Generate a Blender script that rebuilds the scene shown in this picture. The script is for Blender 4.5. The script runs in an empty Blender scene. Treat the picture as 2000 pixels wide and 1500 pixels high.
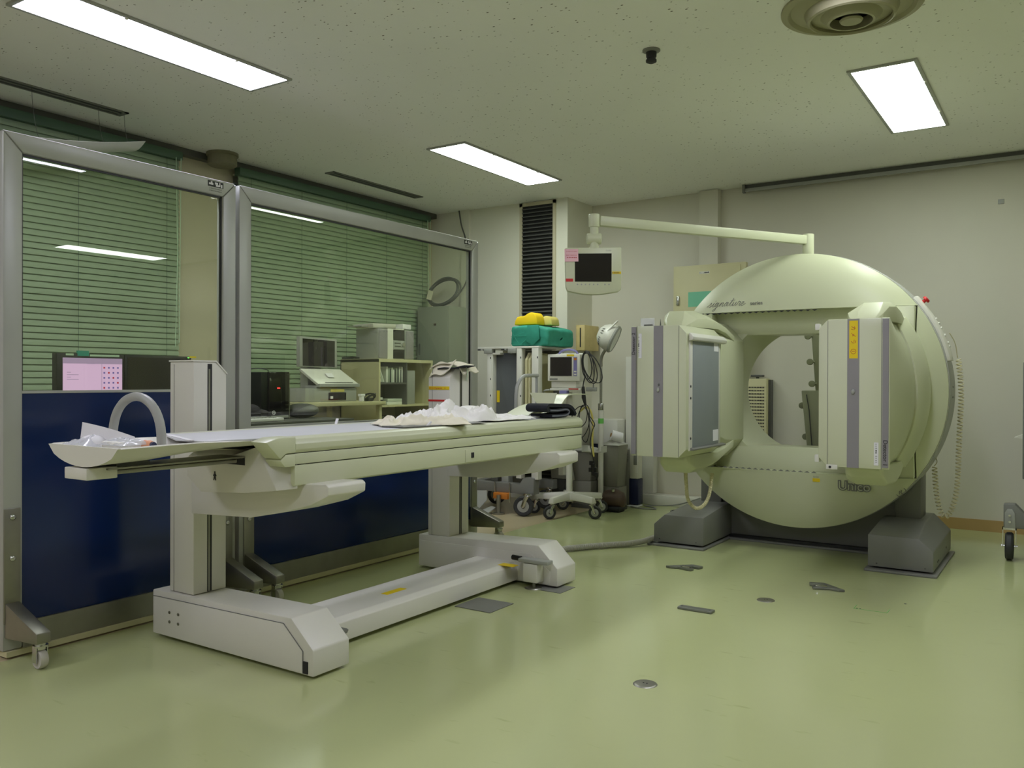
import bpy, bmesh, math, random
from mathutils import Vector, Matrix, noise
PI = math.pi
SC = bpy.context.scene
COL = SC.collection

# ------------------------------------------------------------------ camera
cam = bpy.data.cameras.new('camera')
cam.sensor_width = 36.0
cam.lens = 36.0 * 1660.5 / 2000.0
cam.clip_end = 60
camo = bpy.data.objects.new('camera', cam)
COL.objects.link(camo)
yaw, pit, rol = -0.58365, -0.004586, 0.003485
F = Vector((math.sin(yaw) * math.cos(pit), math.cos(yaw) * math.cos(pit), math.sin(pit)))
R = Vector((math.cos(yaw), -math.sin(yaw), 0)); U = R.cross(F)
R, U = R * math.cos(rol) + U * math.sin(rol), -R * math.sin(rol) + U * math.cos(rol)
camo.matrix_world = Matrix(((R.x, U.x, -F.x, 0), (R.y, U.y, -F.y, 0), (R.z, U.z, -F.z, 1.12), (0, 0, 0, 1)))
SC.camera = camo

# ------------------------------------------------------------------ world, exposure
w = bpy.data.worlds.new('night'); SC.world = w; w.use_nodes = True
w.node_tree.nodes['Background'].inputs[0].default_value = (.02, .025, .03, 1)
w.node_tree.nodes['Background'].inputs[1].default_value = .3
SC.view_settings.view_transform = 'Standard'
SC.view_settings.look = 'None'
SC.view_settings.exposure = 0.0
SC.view_settings.gamma = 1.0
SC.view_settings.use_curve_mapping = False
LAMP_POWER = 18.4            # emission of the ceiling diffusers
LAMP_TINT = (0.91, 1.0, 0.92)
LAMP_TINT_NEAR = (1.0, 1.0, 1.22)

# ------------------------------------------------------------------ materials
def lin(c):
    c = c / 255.0
    return c / 12.92 if c <= .04045 else ((c + .055) / 1.055) ** 2.4
def rgb(t): return (lin(t[0]), lin(t[1]), lin(t[2]), 1)
def mat(name, col, rough=.5, metal=0.0, var=.05, scale=6.0, bump=0.0, bscale=200, coat=0.0, spec=.5):
    m = bpy.data.materials.new(name); m.use_nodes = True
    nt = m.node_tree; b = nt.nodes['Principled BSDF']
    b.inputs['Roughness'].default_value = rough
    b.inputs['Metallic'].default_value = metal
    b.inputs['Specular IOR Level'].default_value = spec
    if coat:
        b.inputs['Coat Weight'].default_value = coat; b.inputs['Coat Roughness'].default_value = .08
    tc = nt.nodes.new('ShaderNodeTexCoord')
    c = rgb(col)
    n = nt.nodes.new('ShaderNodeTexNoise'); n.inputs['Scale'].default_value = scale; n.inputs['Detail'].default_value = 5
    nt.links.new(tc.outputs['Object'], n.inputs['Vector'])
    mx = nt.nodes.new('ShaderNodeMix'); mx.data_type = 'RGBA'
    mx.inputs['A'].default_value = tuple(max(0, x * (1 - var * 2)) for x in c[:3]) + (1,)
    mx.inputs['B'].default_value = tuple(min(1, x * (1 + var * 2)) for x in c[:3]) + (1,)
    nt.links.new(n.outputs['Fac'], mx.inputs['Factor'])
    nt.links.new(mx.outputs['Result'], b.inputs['Base Color'])
    if bump:
        n2 = nt.nodes.new('ShaderNodeTexNoise'); n2.inputs['Scale'].default_value = bscale
        nt.links.new(tc.outputs['Object'], n2.inputs['Vector'])
        bp = nt.nodes.new('ShaderNodeBump'); bp.inputs['Strength'].default_value = bump; bp.inputs['Distance'].default_value = .002
        nt.links.new(n2.outputs['Fac'], bp.inputs['Height']); nt.links.new(bp.outputs['Normal'], b.inputs['Normal'])
    return m
def emat(name, col, strength):
    m = bpy.data.materials.new(name); m.use_nodes = True
    nt = m.node_tree; nt.nodes.clear()
    o = nt.nodes.new('ShaderNodeOutputMaterial'); e = nt.nodes.new('ShaderNodeEmission')
    e.inputs[0].default_value = (*col, 1); e.inputs[1].default_value = strength
    nt.links.new(e.outputs[0], o.inputs[0])
    return m

M = {}
M['cream'] = mat('cream_paint', (220, 217, 206), .38, var=.03, scale=3, bump=.12, bscale=350)
M['shell'] = mat('gantry_shell', (205, 208, 176), .34, var=.03, scale=2)
M['white'] = mat('white_plastic', (222, 220, 210), .35, var=.02)
M['steel'] = mat('brushed_steel', (150, 148, 138), .38, metal=.85, var=.08, scale=12)
M['alu'] = mat('aluminium_frame', (180, 181, 176), .38, metal=.25, var=.04, scale=5)
M['chrome'] = mat('chrome', (205, 205, 205), .14, metal=1)
M['grey'] = mat('grey_paint', (124, 124, 118), .45, var=.04, scale=4, bump=.1)
M['dgrey'] = mat('dark_grey_paint', (90, 90, 86), .5, var=.05)
M['lgrey'] = mat('light_grey_plastic', (165, 166, 160), .4, var=.03)
M['purple'] = mat('mauve_grey_stripe', (142, 138, 140), .45, var=.03)
M['black'] = mat('black_plastic', (26, 26, 26), .42, var=.05)
M['screen'] = mat('dark_screen', (38, 35, 33), .12, var=.02)
M['rubber'] = mat('rubber', (52, 53, 54), .6)
M['blue'] = mat('blue_panel', (4, 34, 88), .16, var=.02, scale=1)
M['yellow'] = mat('yellow_tape', (235, 205, 20), .5)
M['red'] = mat('red_tape', (200, 38, 40), .45)
M['bluetape'] = mat('blue_tape', (30, 60, 150), .4)
M['pink'] = mat('pink_note', (238, 190, 198), .7)
M['ink'] = mat('print_grey', (122, 122, 116), .6, var=.0)
M['inkd'] = mat('print_dark', (35, 35, 38), .6, var=.0)
M['inkr'] = mat('print_red', (190, 60, 60), .6, var=.0)
M['slat'] = mat('green_blind_slat', (146, 164, 134), .55, var=.03)
M['headrail'] = mat('green_headrail', (70, 96, 76), .5)
M['cord'] = mat('blind_cord', (190, 215, 185), .7)
M['beige'] = mat('beige_laminate', (206, 200, 158), .5, var=.03)
M['teal'] = mat('teal_wrap', (50, 150, 128), .75, var=.1, scale=20, bump=.25, bscale=60)
M['foam'] = mat('yellow_foam', (246, 208, 20), .8, var=.04, bump=.2, bscale=90)
M['foampale'] = mat('faded_foam', (214, 200, 110), .8)
M['cloth'] = mat('white_cloth', (236, 234, 226), .85, var=.03, bump=.2, bscale=400)
M['cloth2'] = mat('offwhite_sheet', (226, 220, 196), .85, var=.03)
M['navycloth'] = mat('black_velcro_cloth', (24, 26, 34), .9, var=.2, scale=60, bump=.5, bscale=500)
M['greycloth'] = mat('grey_piping', (110, 112, 122), .9)
M['vinylmat'] = mat('pale_vinyl_mat', (206, 206, 208), .42, var=.02)
M['paper'] = mat('paper', (232, 230, 232), .7, var=.01)
M['wood'] = mat('pale_wood', (206, 188, 130), .55, var=.08, scale=14)
M['card'] = mat('cardboard', (158, 118, 62), .8)
M['navy'] = mat('navy_plastic', (32, 38, 74), .4)
M['mauve'] = mat('mauve_handle', (128, 122, 176), .4)
M['orange'] = mat('orange_block', (200, 120, 40), .5)
M['orangepale'] = mat('orange_packet', (235, 165, 125), .5)
M['concrete'] = mat('detector_grey', (128, 124, 100), .8, var=.1, scale=30)
M['hose'] = mat('grey_hose', (168, 166, 150), .5)
M['curlcord'] = mat('cream_cord', (216, 208, 170), .5)
M['base_trim'] = mat('tan_baseboard', (178, 148, 96), .5)
M['green'] = mat('green_tape', (110, 190, 90), .5)
M['maroon'] = mat('dull_red_plastic', (80, 62, 52), .5)
M['screenlit'] = emat('lit_screen', (.80, .52, .86), .85)
M['iconred'] = emat('screen_icon_red', (.7, .05, .08), .6)
M['iconblue'] = emat('screen_icon_blue', (.25, .2, .6), .6)
M['screenbar'] = emat('screen_bar', (.5, .36, .6), .7)
M['led'] = emat('red_led', (1, .03, .03), 5)
M['ledg'] = emat('green_led', (.2, 1, .15), 1.5)
M['diffA'] = emat('diffuser_near', LAMP_TINT_NEAR, LAMP_POWER)
M['diff'] = emat('diffuser', LAMP_TINT, LAMP_POWER)
M['diffcream'] = mat('aged_cream_metal', (160, 156, 124), .5)
M['palegreen'] = mat('pale_green_sheet', (120, 196, 160), .5)
M['cabgrey'] = mat('cabinet_grey_green', (140, 144, 132), .5)
M['coilgrey'] = mat('coil_grey', (96, 98, 94), .5)
M['darkplate'] = mat('dark_collimator_plate', (98, 102, 104), .45)
M['baffle'] = mat('milky_sheet', (205, 206, 196), .5)
M['glow'] = mat('lamp_glass', (220, 222, 214), .3)

def wallmat(name, col, bump=.25):
    return mat(name, col, .62, var=.025, scale=1.5, bump=bump, bscale=260)
M['wall'] = wallmat('wall_vinyl', (212, 208, 192))
M['wallg'] = wallmat('wall_side_vinyl', (196, 188, 160))
M['pier'] = wallmat('pier_vinyl', (222, 220, 204))

def glassmat(name, tint, alpha_mix, rough=0.0):
    m = bpy.data.materials.new(name); m.use_nodes = True
    nt = m.node_tree; nt.nodes.clear()
    o = nt.nodes.new('ShaderNodeOutputMaterial')
    t = nt.nodes.new('ShaderNodeBsdfTransparent'); t.inputs[0].default_value = (*tint, 1)
    g = nt.nodes.new('ShaderNodeBsdfGlossy'); g.inputs['Roughness'].default_value = rough
    g.inputs['Color'].default_value = (1, 1, 1, 1)
    f = nt.nodes.new('ShaderNodeFresnel'); f.inputs[0].default_value = 1.5
    mt = nt.nodes.new('ShaderNodeMath'); mt.operation = 'MULTIPLY'; mt.inputs[1].default_value = alpha_mix
    nt.links.new(f.outputs[0], mt.inputs[0])
    mx = nt.nodes.new('ShaderNodeMixShader')
    ge = nt.nodes.new('ShaderNodeNewGeometry')
    inv = nt.nodes.new('ShaderNodeMath'); inv.operation = 'SUBTRACT'; inv.inputs[0].default_value = 1.0
    nt.links.new(ge.outputs['Backfacing'], inv.inputs[1])
    m2 = nt.nodes.new('ShaderNodeMath'); m2.operation = 'MULTIPLY'; m2.use_clamp = True
    nt.links.new(mt.outputs[0], m2.inputs[0]); nt.links.new(inv.outputs[0], m2.inputs[1])
    nt.links.new(m2.outputs[0], mx.inputs[0]); nt.links.new(t.outputs[0], mx.inputs[1]); nt.links.new(g.outputs[0], mx.inputs[2])
    nt.links.new(mx.outputs[0], o.inputs[0])
    return m
M['glass'] = glassmat('leaded_glass', (.93, .96, .86), 1.5)
def filmmat():
    m = mat('clear_film', (236, 238, 242), .12, var=.0, spec=.9)
    nt = m.node_tree; b = nt.nodes['Principled BSDF']; b.inputs['Alpha'].default_value = .38
    return m
M['clearfilm'] = filmmat()

def ceilmat():
    m = mat('ceiling_board', (242, 242, 236), .8, var=.02, scale=1.2)
    nt = m.node_tree; b = nt.nodes['Principled BSDF']
    tc = nt.nodes.new('ShaderNodeTexCoord')
    mp = nt.nodes.new('ShaderNodeMapping'); mp.inputs['Scale'].default_value = (1, 1.6, 1)
    nt.links.new(tc.outputs['Object'], mp.inputs['Vector'])
    n = nt.nodes.new('ShaderNodeTexVoronoi'); n.inputs['Scale'].default_value = 31
    nt.links.new(mp.outputs[0], n.inputs['Vector'])
    wn = nt.nodes.new('ShaderNodeTexNoise'); wn.inputs['Scale'].default_value = 90
    nt.links.new(tc.outputs['Object'], wn.inputs['Vector'])
    ad = nt.nodes.new('ShaderNodeMath'); ad.operation = 'MULTIPLY_ADD'; ad.inputs[1].default_value = .22
    nt.links.new(wn.outputs['Fac'], ad.inputs[0]); nt.links.new(n.outputs['Distance'], ad.inputs[2])
    sp = nt.nodes.new('ShaderNodeSeparateColor'); nt.links.new(n.outputs['Color'], sp.inputs[0])
    ad2 = nt.nodes.new('ShaderNodeMath'); ad2.operation = 'MULTIPLY_ADD'; ad2.inputs[1].default_value = .30
    nt.links.new(sp.outputs[0], ad2.inputs[0]); nt.links.new(ad.outputs[0], ad2.inputs[2])
    r = nt.nodes.new('ShaderNodeValToRGB'); r.color_ramp.elements[0].position = .29; r.color_ramp.elements[0].color = (1, 1, 1, 1)
    r.color_ramp.elements[1].position = .33; r.color_ramp.elements[1].color = (0, 0, 0, 1)
    nt.links.new(ad2.outputs[0], r.inputs[0])
    # density of the pits varies over the boards
    n2 = nt.nodes.new('ShaderNodeTexNoise'); n2.inputs['Scale'].default_value = 1.1
    nt.links.new(tc.outputs['Object'], n2.inputs['Vector'])
    mul = nt.nodes.new('ShaderNodeMath'); mul.operation = 'MULTIPLY'
    n2b = nt.nodes.new('ShaderNodeMath'); n2b.operation = 'MULTIPLY_ADD'; n2b.inputs[1].default_value = 3.2; n2b.inputs[2].default_value = -.85; n2b.use_clamp = True
    nt.links.new(n2.outputs['Fac'], n2b.inputs[0])
    nt.links.new(r.outputs[0], mul.inputs[0]); nt.links.new(n2b.outputs[0], mul.inputs[1])
    src = b.inputs['Base Color'].links[0].from_socket
    mx = nt.nodes.new('ShaderNodeMix'); mx.data_type = 'RGBA'
    nt.links.new(mul.outputs[0], mx.inputs['Factor']); nt.links.new(src, mx.inputs['A'])
    mx.inputs['B'].default_value = rgb((88, 78, 58))
    nt.links.new(mx.outputs['Result'], b.inputs['Base Color'])
    bp = nt.nodes.new('ShaderNodeBump'); bp.inputs['Strength'].default_value = .5; bp.inputs['Distance'].default_value = .003; bp.invert = True
    nt.links.new(r.outputs[0], bp.inputs['Height']); nt.links.new(bp.outputs['Normal'], b.inputs['Normal'])
    return m
M['ceiling'] = ceilmat()
def floormat():
    m = mat('green_floor_vinyl', (184, 190, 138), .22, var=.04, scale=.8)
    nt = m.node_tree; b = nt.nodes['Principled BSDF']
    b.inputs['Specular IOR Level'].default_value = .5
    tc = nt.nodes.new('ShaderNodeTexCoord')
    n = nt.nodes.new('ShaderNodeTexNoise'); n.inputs['Scale'].default_value = 2.2; n.inputs['Detail'].default_value = 6
    nt.links.new(tc.outputs['Object'], n.inputs['Vector'])
    r = nt.nodes.new('ShaderNodeValToRGB')
    r.color_ramp.elements[0].color = (.07, .07, .07, 1); r.color_ramp.elements[1].color = (.20, .20, .20, 1)
    nt.links.new(n.outputs['Fac'], r.inputs[0]); nt.links.new(r.outputs[0], b.inputs['Roughness'])
    n2 = nt.nodes.new('ShaderNodeTexNoise'); n2.inputs['Scale'].default_value = 5
    nt.links.new(tc.outputs['Object'], n2.inputs['Vector'])
    bp = nt.nodes.new('ShaderNodeBump'); bp.inputs['Strength'].default_value = .06; bp.inputs['Distance'].default_value = .01
    nt.links.new(n2.outputs['Fac'], bp.inputs['Height']); nt.links.new(bp.outputs['Normal'], b.inputs['Normal'])
    # scattered scuffs
    mp = nt.nodes.new('ShaderNodeMapping'); mp.inputs['Scale'].default_value = (1, 4, 1); mp.inputs['Rotation'].default_value = (0, 0, .7)
    nt.links.new(tc.outputs['Object'], mp.inputs['Vector'])
    n3 = nt.nodes.new('ShaderNodeTexNoise'); n3.inputs['Scale'].default_value = 7; n3.inputs['Detail'].default_value = 3
    nt.links.new(mp.outputs[0], n3.inputs['Vector'])
    r3 = nt.nodes.new('ShaderNodeValToRGB'); r3.color_ramp.elements[0].position = .68; r3.color_ramp.elements[1].position = .80
    r3.color_ramp.elements[1].color = (.45, .45, .45, 1)
    nt.links.new(n3.outputs['Fac'], r3.inputs[0])
    src = b.inputs['Base Color'].links[0].from_socket
    mx = nt.nodes.new('ShaderNodeMix'); mx.data_type = 'RGBA'
    nt.links.new(r3.outputs[0], mx.inputs['Factor']); nt.links.new(src, mx.inputs['A'])
    mx.inputs['B'].default_value = rgb((142, 152, 96))
    nt.links.new(mx.outputs['Result'], b.inputs['Base Color'])
    return m
M['floor'] = floormat()
M['floor2'] = mat('beige_floor_tile', (186, 172, 138), .3, var=.06, scale=3)

# ------------------------------------------------------------------ mesh helpers
class B:
    def __init__(s): s.bm = bmesh.new()
    def _bev(s, faces, bv, seg=2):
        if bv <= 0: return
        es = set()
        for f in faces:
            for e in f.edges: es.add(e)
        es = [e for e in es if len(e.link_faces) == 2 and e.calc_face_angle(0) > .35]
        if es: bmesh.ops.bevel(s.bm, geom=es, offset=bv, segments=seg, profile=.5, affect='EDGES', clamp_overlap=True)
    def prism(s, pts, axis, a, b, bv=0, seg=2):
        def mk(p, t):
            if axis == 'y': return (p[0], t, p[1])
            if axis == 'x': return (t, p[0], p[1])
            return (p[0], p[1], t)
        v0 = [s.bm.verts.new(mk(p, a)) for p in pts]; v1 = [s.bm.verts.new(mk(p, b)) for p in pts]
        n = len(pts); fs = [s.bm.faces.new(v0), s.bm.faces.new(v1[::-1])]
        for i in range(n): fs.append(s.bm.faces.new((v0[i], v1[i], v1[(i + 1) % n], v0[(i + 1) % n])))
        bmesh.ops.recalc_face_normals(s.bm, faces=fs)
        s._bev(fs, bv, seg); return s
    def box(s, x0, x1, y0, y1, z0, z1, bv=0, seg=2):
        return s.prism([(x0, y0), (x1, y0), (x1, y1), (x0, y1)], 'z', z0, z1, bv, seg)
    def hexa(s, lo, hi, bv=0, seg=2):
        """two 4+-corner rings of 3D points"""
        return s.loft([lo, hi], bv=bv, seg=seg)
    def loft(s, rings, cap=True, closed=True, bv=0, seg=2):
        vs = [[s.bm.verts.new(p) for p in r] for r in rings]; fs = []
        n = len(rings[0])
        for a, b in zip(vs[:-1], vs[1:]):
            for i in range(n if closed else n - 1):
                fs.append(s.bm.faces.new((a[i], b[i], b[(i + 1) % n], a[(i + 1) % n])))
        if cap and closed:
            fs.append(s.bm.faces.new(vs[0][::-1])); fs.append(s.bm.faces.new(vs[-1]))
        bmesh.ops.recalc_face_normals(s.bm, faces=fs)
        s._bev(fs, bv, seg); return s
    def ring(s, c, r, ax, seg, up=None):
        ax = Vector(ax).normalized(); u = up or (Vector((0, 0, 1)) if abs(ax.z) < .9 else Vector((1, 0, 0)))
        a = ax.cross(u).normalized(); b = ax.cross(a)
        return [Vector(c) + a * (r * math.cos(2 * PI * i / seg)) + b * (r * math.sin(2 * PI * i / seg)) for i in range(seg)]
    def cyl(s, p0, p1, r0, r1=None, seg=20, bv=0):
        r1 = r0 if r1 is None else r1; d = Vector(p1) - Vector(p0)
        return s.loft([s.ring(p0, r0, d, seg), s.ring(p1, r1, d, seg)], bv=bv)
    def lathe(s, prof, c, ax=(0, 0, 1), seg=32, cap=True):
        ax = Vector(ax).normalized()
        return s.loft([s.ring(Vector(c) + ax * h, max(r, 1e-4), ax, seg) for r, h in prof], cap=cap)
    def tube(s, path, r, seg=8, closed=False):
        P = [Vector(p) for p in path]; n = len(P); rings = []; up = None
        for i in range(n):
            a = P[(i - 1) % n] if (closed or i > 0) else P[i]; b = P[(i + 1) % n] if (closed or i < n - 1) else P[i]
            t = (b - a).normalized()
            if up is None:
                up = Vector((0, 0, 1)) if abs(t.z) < .9 else Vector((1, 0, 0))
            x = t.cross(up)
            if x.length < 1e-5: x = t.orthogonal()
            x.normalize(); up = x.cross(t).normalized()
            rr = r[i] if isinstance(r, (list, tuple)) else r
            rings.append([P[i] + x * rr * math.cos(2 * PI * k / seg) + up * rr * math.sin(2 * PI * k / seg) for k in range(seg)])
        if closed: rings.append(rings[0]); return s.loft(rings, cap=False)
        return s.loft(rings)
    def ball(s, c, r, seg=16, sc=(1, 1, 1)):
        m = Matrix.Translation(c) @ Matrix.Diagonal((r * sc[0], r * sc[1], r * sc[2], 1))
        bmesh.ops.create_uvsphere(s.bm, u_segments=seg, v_segments=seg // 2 + 2, radius=1, matrix=m); return s
    def quad(s, *p):
        s.bm.faces.new([s.bm.verts.new(q) for q in p]); return s
    def grid(s, f, nu, nv, thick=0):
        vs = [[s.bm.verts.new(f(i / nu, j / nv)) for j in range(nv + 1)] for i in range(nu + 1)]
        fs = [s.bm.faces.new((vs[i][j], vs[i + 1][j], vs[i + 1][j + 1], vs[i][j + 1])) for i in range(nu) for j in range(nv)]
        if thick:
            bmesh.ops.recalc_face_normals(s.bm, faces=fs)
            bmesh.ops.solidify(s.bm, geom=fs, thickness=thick)
        return s
    def xf(s, m):
        bmesh.ops.transform(s.bm, matrix=m, verts=s.bm.verts); return s

def catmull(pts, n=6, closed=False):
    P = [Vector(p) for p in pts]; N = len(P); out = []
    for i in range(N if closed else N - 1):
        p0 = P[(i - 1) % N] if closed or i else P[0] * 2 - P[1]
        p1 = P[i]; p2 = P[(i + 1) % N]; p3 = P[(i + 2) % N] if closed or i < N - 2 else P[-1] * 2 - P[-2]
        for k in range(n):
            t = k / n
            out.append(.5 * ((2 * p1) + (p2 - p0) * t + (2 * p0 - 5 * p1 + 4 * p2 - p3) * t * t + (3 * p1 - p0 - 3 * p2 + p3) * t ** 3))
    if not closed: out.append(P[-1])
    return out

def wloc(o):
    v = Vector(o.location)
    while o.parent: o = o.parent; v += Vector(o.location)
    return v
def obj(name, b, m, parent=None, label=None, ang=35):
    me = bpy.data.meshes.new(name)
    bmesh.ops.recalc_face_normals(b.bm, faces=b.bm.faces)
    if parent is not None: org = wloc(parent)
    else:
        xs = [v.co for v in b.bm.verts]
        org = Vector(((min(v.x for v in xs) + max(v.x for v in xs)) / 2, (min(v.y for v in xs) + max(v.y for v in xs)) / 2, min(v.z for v in xs)))
    bmesh.ops.translate(b.bm, vec=-org, verts=b.bm.verts)
    b.bm.to_mesh(me); b.bm.free()
    me.shade_smooth(); me.set_sharp_from_angle(angle=math.radians(ang))
    me.materials.append(M[m] if isinstance(m, str) else m)
    o = bpy.data.objects.new(name, me); COL.objects.link(o)
    if parent is not None: o.parent = parent
    else: o.location = org
    if label: o['label'] = label
    return o
def thing(name, label, cat, loc=(0, 0, 0), group=None):
    o = bpy.data.objects.new(name, None); COL.objects.link(o); o.location = loc
    o.empty_display_size = .1
    o['label'] = label; o['category'] = cat
    if group: o['group'] = group
    return o
def tag(o, label, cat, group=None, kind=None):
    o['label'] = label; o['category'] = cat
    if group: o['group'] = group
    if kind: o['kind'] = kind
    return o
def struct(name, b, m, parent=None, ang=35):
    o = obj(name, b, m, parent, ang=ang)
    if parent is None: o['kind'] = 'structure'
    return o
def dup(root, loc, label=None):
    r = root.copy(); COL.objects.link(r); r.location = loc
    if label: r['label'] = label
    for ch in list(root.children):
        c = ch.copy(); COL.objects.link(c); c.parent = r
        for g in list(ch.children):
            d = g.copy(); COL.objects.link(d); d.parent = c
    return r
def text(name, s, size, org, xdir, ydir, m, parent, depth=.001, shear=0, align='LEFT', offset=0, bold=False):
    cu = bpy.data.curves.new('t', 'FONT'); cu.body = s; cu.size = size; cu.extrude = depth; cu.shear = shear
    cu.align_x = align; cu.offset = offset
    to = bpy.data.objects.new('t', cu); COL.objects.link(to)
    bpy.context.view_layer.update()
    me = bpy.data.meshes.new_from_object(to)
    bpy.data.objects.remove(to); bpy.data.curves.remove(cu)
    X = Vector(xdir).normalized(); Y = Vector(ydir).normalized(); Z = X.cross(Y)
    o3 = Vector(org) - (wloc(parent) if parent is not None else Vector())
    me.transform(Matrix(((X.x, Y.x, Z.x, o3.x), (X.y, Y.y, Z.y, o3.y), (X.z, Y.z, Z.z, o3.z), (0, 0, 0, 1))))
    me.materials.clear(); me.materials.append(M[m])
    o = bpy.data.objects.new(name, me); COL.objects.link(o); o.parent = parent
    return o

def marks(name, n, w, h, org, xdir, ydir, m, parent, seed=1, depth=.0006, bold=()):
    rn = random.Random(seed); X = Vector(xdir); Y = Vector(ydir); Z = X.cross(Y); o = Vector(org); b = B(); st = w / n
    for i in range(n):
        if rn.random() < .12: continue
        hh = h * rn.uniform(.65, 1); ww = st * (.85 if i in bold else rn.uniform(.35, .6)); p = o + X * st * i
        for (a0, a1, b0, b1) in ((0, ww, 0, hh * .22), (0, ww, hh * .78, hh), (0, ww * .3, 0, hh)) if i not in bold else ((0, ww, 0, hh),):
            q = [p + X * a0 + Y * b0, p + X * a1 + Y * b0, p + X * a1 + Y * b1, p + X * a0 + Y * b1]
            b.loft([q, [v + Z * depth for v in q]])
    return obj(name, b, m, parent)
# ------------------------------------------------------------------ room shell
CH = 2.80; YB = 7.27; XL = -5.47; XR = 4.6; YF = -1.6
struct('floor', B().prism([(-3.528, YF), (XR, YF), (XR, YB), (-3.475, YB), (-3.475, 4.95), (-3.528, 4.95)], 'z', -.1, 0), 'floor')
struct('floor', B().prism([(XL - .3, YF), (-3.528, YF), (-3.528, 4.95), (-3.475, 4.95), (-3.475, YB), (XL - .3, YB)], 'z', -.1, 0), 'floor2')
struct('ceiling', B().box(XL - .3, XR + .1, YF - .1, YB + .1, CH, CH + .1), 'ceiling')
struct('wall_back', B().box(-3.88, XR + .1, YB, YB + .1, 0, CH), 'wall')
struct('wall_right', B().box(XR, XR + .1, YF, YB, 0, CH), 'wall')
struct('wall_front', B().box(XL - .3, XR + .1, YF - .1, YF, 0, CH), 'wall')
# window wall with two openings
W1 = (1.05, 3.79); W2 = (4.33, 6.62); ZW0, ZW1 = .9, 2.72
b = B().box(XL - .12, XL, YF, W1[0], 0, CH).box(XL - .12, XL, W1[1], W2[0], 0, CH).box(XL - .12, XL, W2[1], 6.79, 0, CH)
for a_ in (W1, W2):
    b.box(XL - .12, XL, a_[0], a_[1], 0, ZW0).box(XL - .12, XL, a_[0], a_[1], ZW1, CH)
struct('wall_left', b, 'wallg')
struct('wall_pier', B().box(XL - .12, -3.88, 6.79, YB + .1, 0, CH), 'pier')
for i, a_ in enumerate((W1, W2)):
    wf = struct('window_%d' % (i + 1), B().box(XL - .10, XL - .06, a_[0], a_[0] + .05, ZW0, ZW1).box(XL - .10, XL - .06, a_[1] - .05, a_[1], ZW0, ZW1)
                .box(XL - .10, XL - .06, a_[0], a_[1], ZW0, ZW0 + .05).box(XL - .10, XL - .06, a_[0], a_[1], ZW1 - .05, ZW1)
                .box(XL - .10, XL - .06, (a_[0] + a_[1]) / 2 - .03, (a_[0] + a_[1]) / 2 + .03, ZW0, ZW1), 'alu')
    struct('window_glass', B().box(XL - .083, XL - .077, a_[0] + .04, a_[1] - .04, ZW0 + .04, ZW1 - .04), 'glass', wf)
struct('baseboard_back', B().box(-3.88, XR, YB - .012, YB, 0, .085), 'base_trim')
struct('baseboard_left', B().box(XL, XL + .012, YF, 6.79, 0, .085), 'base_trim')
struct('baseboard_right', B().box(XR - .012, XR, YF, YB, 0, .085), 'base_trim')
struct('trim_1', B().box(-2.77, -2.60, 7.19, YB, 1.3, CH - .004), 'wall')          # square duct down the back wall
struct('trim_2', B().box(-3.47, -3.19, 7.17, YB, .09, 1.34, .004), 'white')          # low raised trunking
struct('trim_3', B().box(-3.5, -2.55, 7.10, YB - .013, 0, .088, .004), 'white')          # floor trunking
struct('trim_4', B().box(-5.08, -4.98, 6.765, 6.79, 0, CH), 'pier')                  # pilaster strip
# curtain rail on the back wall; dark grey band paints in its slot's shade
struct('trim_5', B().box(-2.36, XR, 7.19, YB, CH - .045, CH - .001), 'dgrey')
cr = thing('curtain_rail', 'long white curtain rail running along the top of the back wall', 'rail', (-1, 7.2, 2.73))
obj('track', B().box(-2.36, XR - .01, 7.175, 7.19, 2.738, 2.765).box(-2.36, XR - .01, 7.168, 7.175, 2.738, 2.745), 'lgrey', cr)
obj('end_bracket', B().box(-2.375, -2.355, 7.16, 7.2, 2.73, 2.80), 'grey', cr)
# pelmet slot over the blinds between and beside windows
struct('trim_6', B().box(XL, XL + .07, YF, 6.78, 2.752, 2.799), 'dgrey')

# ------------------------------------------------------------------ ceiling lights
def ceiling_light(cx, cy, dm, label, L=1.32, W=.31):
    t = thing('ceiling_light', label, 'light', (cx, cy, CH), 'recessed fluorescent lights in the ceiling')
    x0, x1, y0, y1 = cx - W / 2, cx + W / 2, cy - L / 2, cy + L / 2; f = .02
    fr = B().box(x0 - f, x0, y0 - f, y1 + f, CH - .012, CH, .002).box(x1, x1 + f, y0 - f, y1 + f, CH - .012, CH, .002)
    fr.box(x0, x1, y0 - f, y0, CH - .012, CH, .002).box(x0, x1, y1, y1 + f, CH - .012, CH, .002)
    obj('light_frame', fr, 'lgrey', t)
    obj('diffuser', B().box(x0, x1, y0, y1, CH - .010, CH - .004), dm, t)
    for yy in (y0 + .35, y1 - .35): obj('latch', B().cyl((x1 + .008, yy, CH - .018), (x1 + .008, yy, CH - .011), .008, seg=10), 'white', t)
ceiling_light(-3.825, 2.61, 'diffA', 'recessed fluorescent ceiling light above the nearer glazed screen')
ceiling_light(-3.755, 5.49, 'diff', 'recessed fluorescent ceiling light furthest back, in front of the louvred pier')
ceiling_light(-.86, 5.52, 'diff', 'recessed fluorescent ceiling light above the ring-shaped scanner')
ceiling_light(-.80, 3.05, 'diffA', 'recessed fluorescent ceiling light reflected at the top of the nearer screen')
ceiling_light(2.8, 6.08, 'diff', 'recessed fluorescent ceiling light reflected low in the nearer screen')
ceiling_light(-.86, -.3, 'diffA', 'recessed fluorescent ceiling light behind the viewer')
ceiling_light(-3.825, -.3, 'diffA', 'recessed fluorescent ceiling light behind the viewer by the windows')

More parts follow.
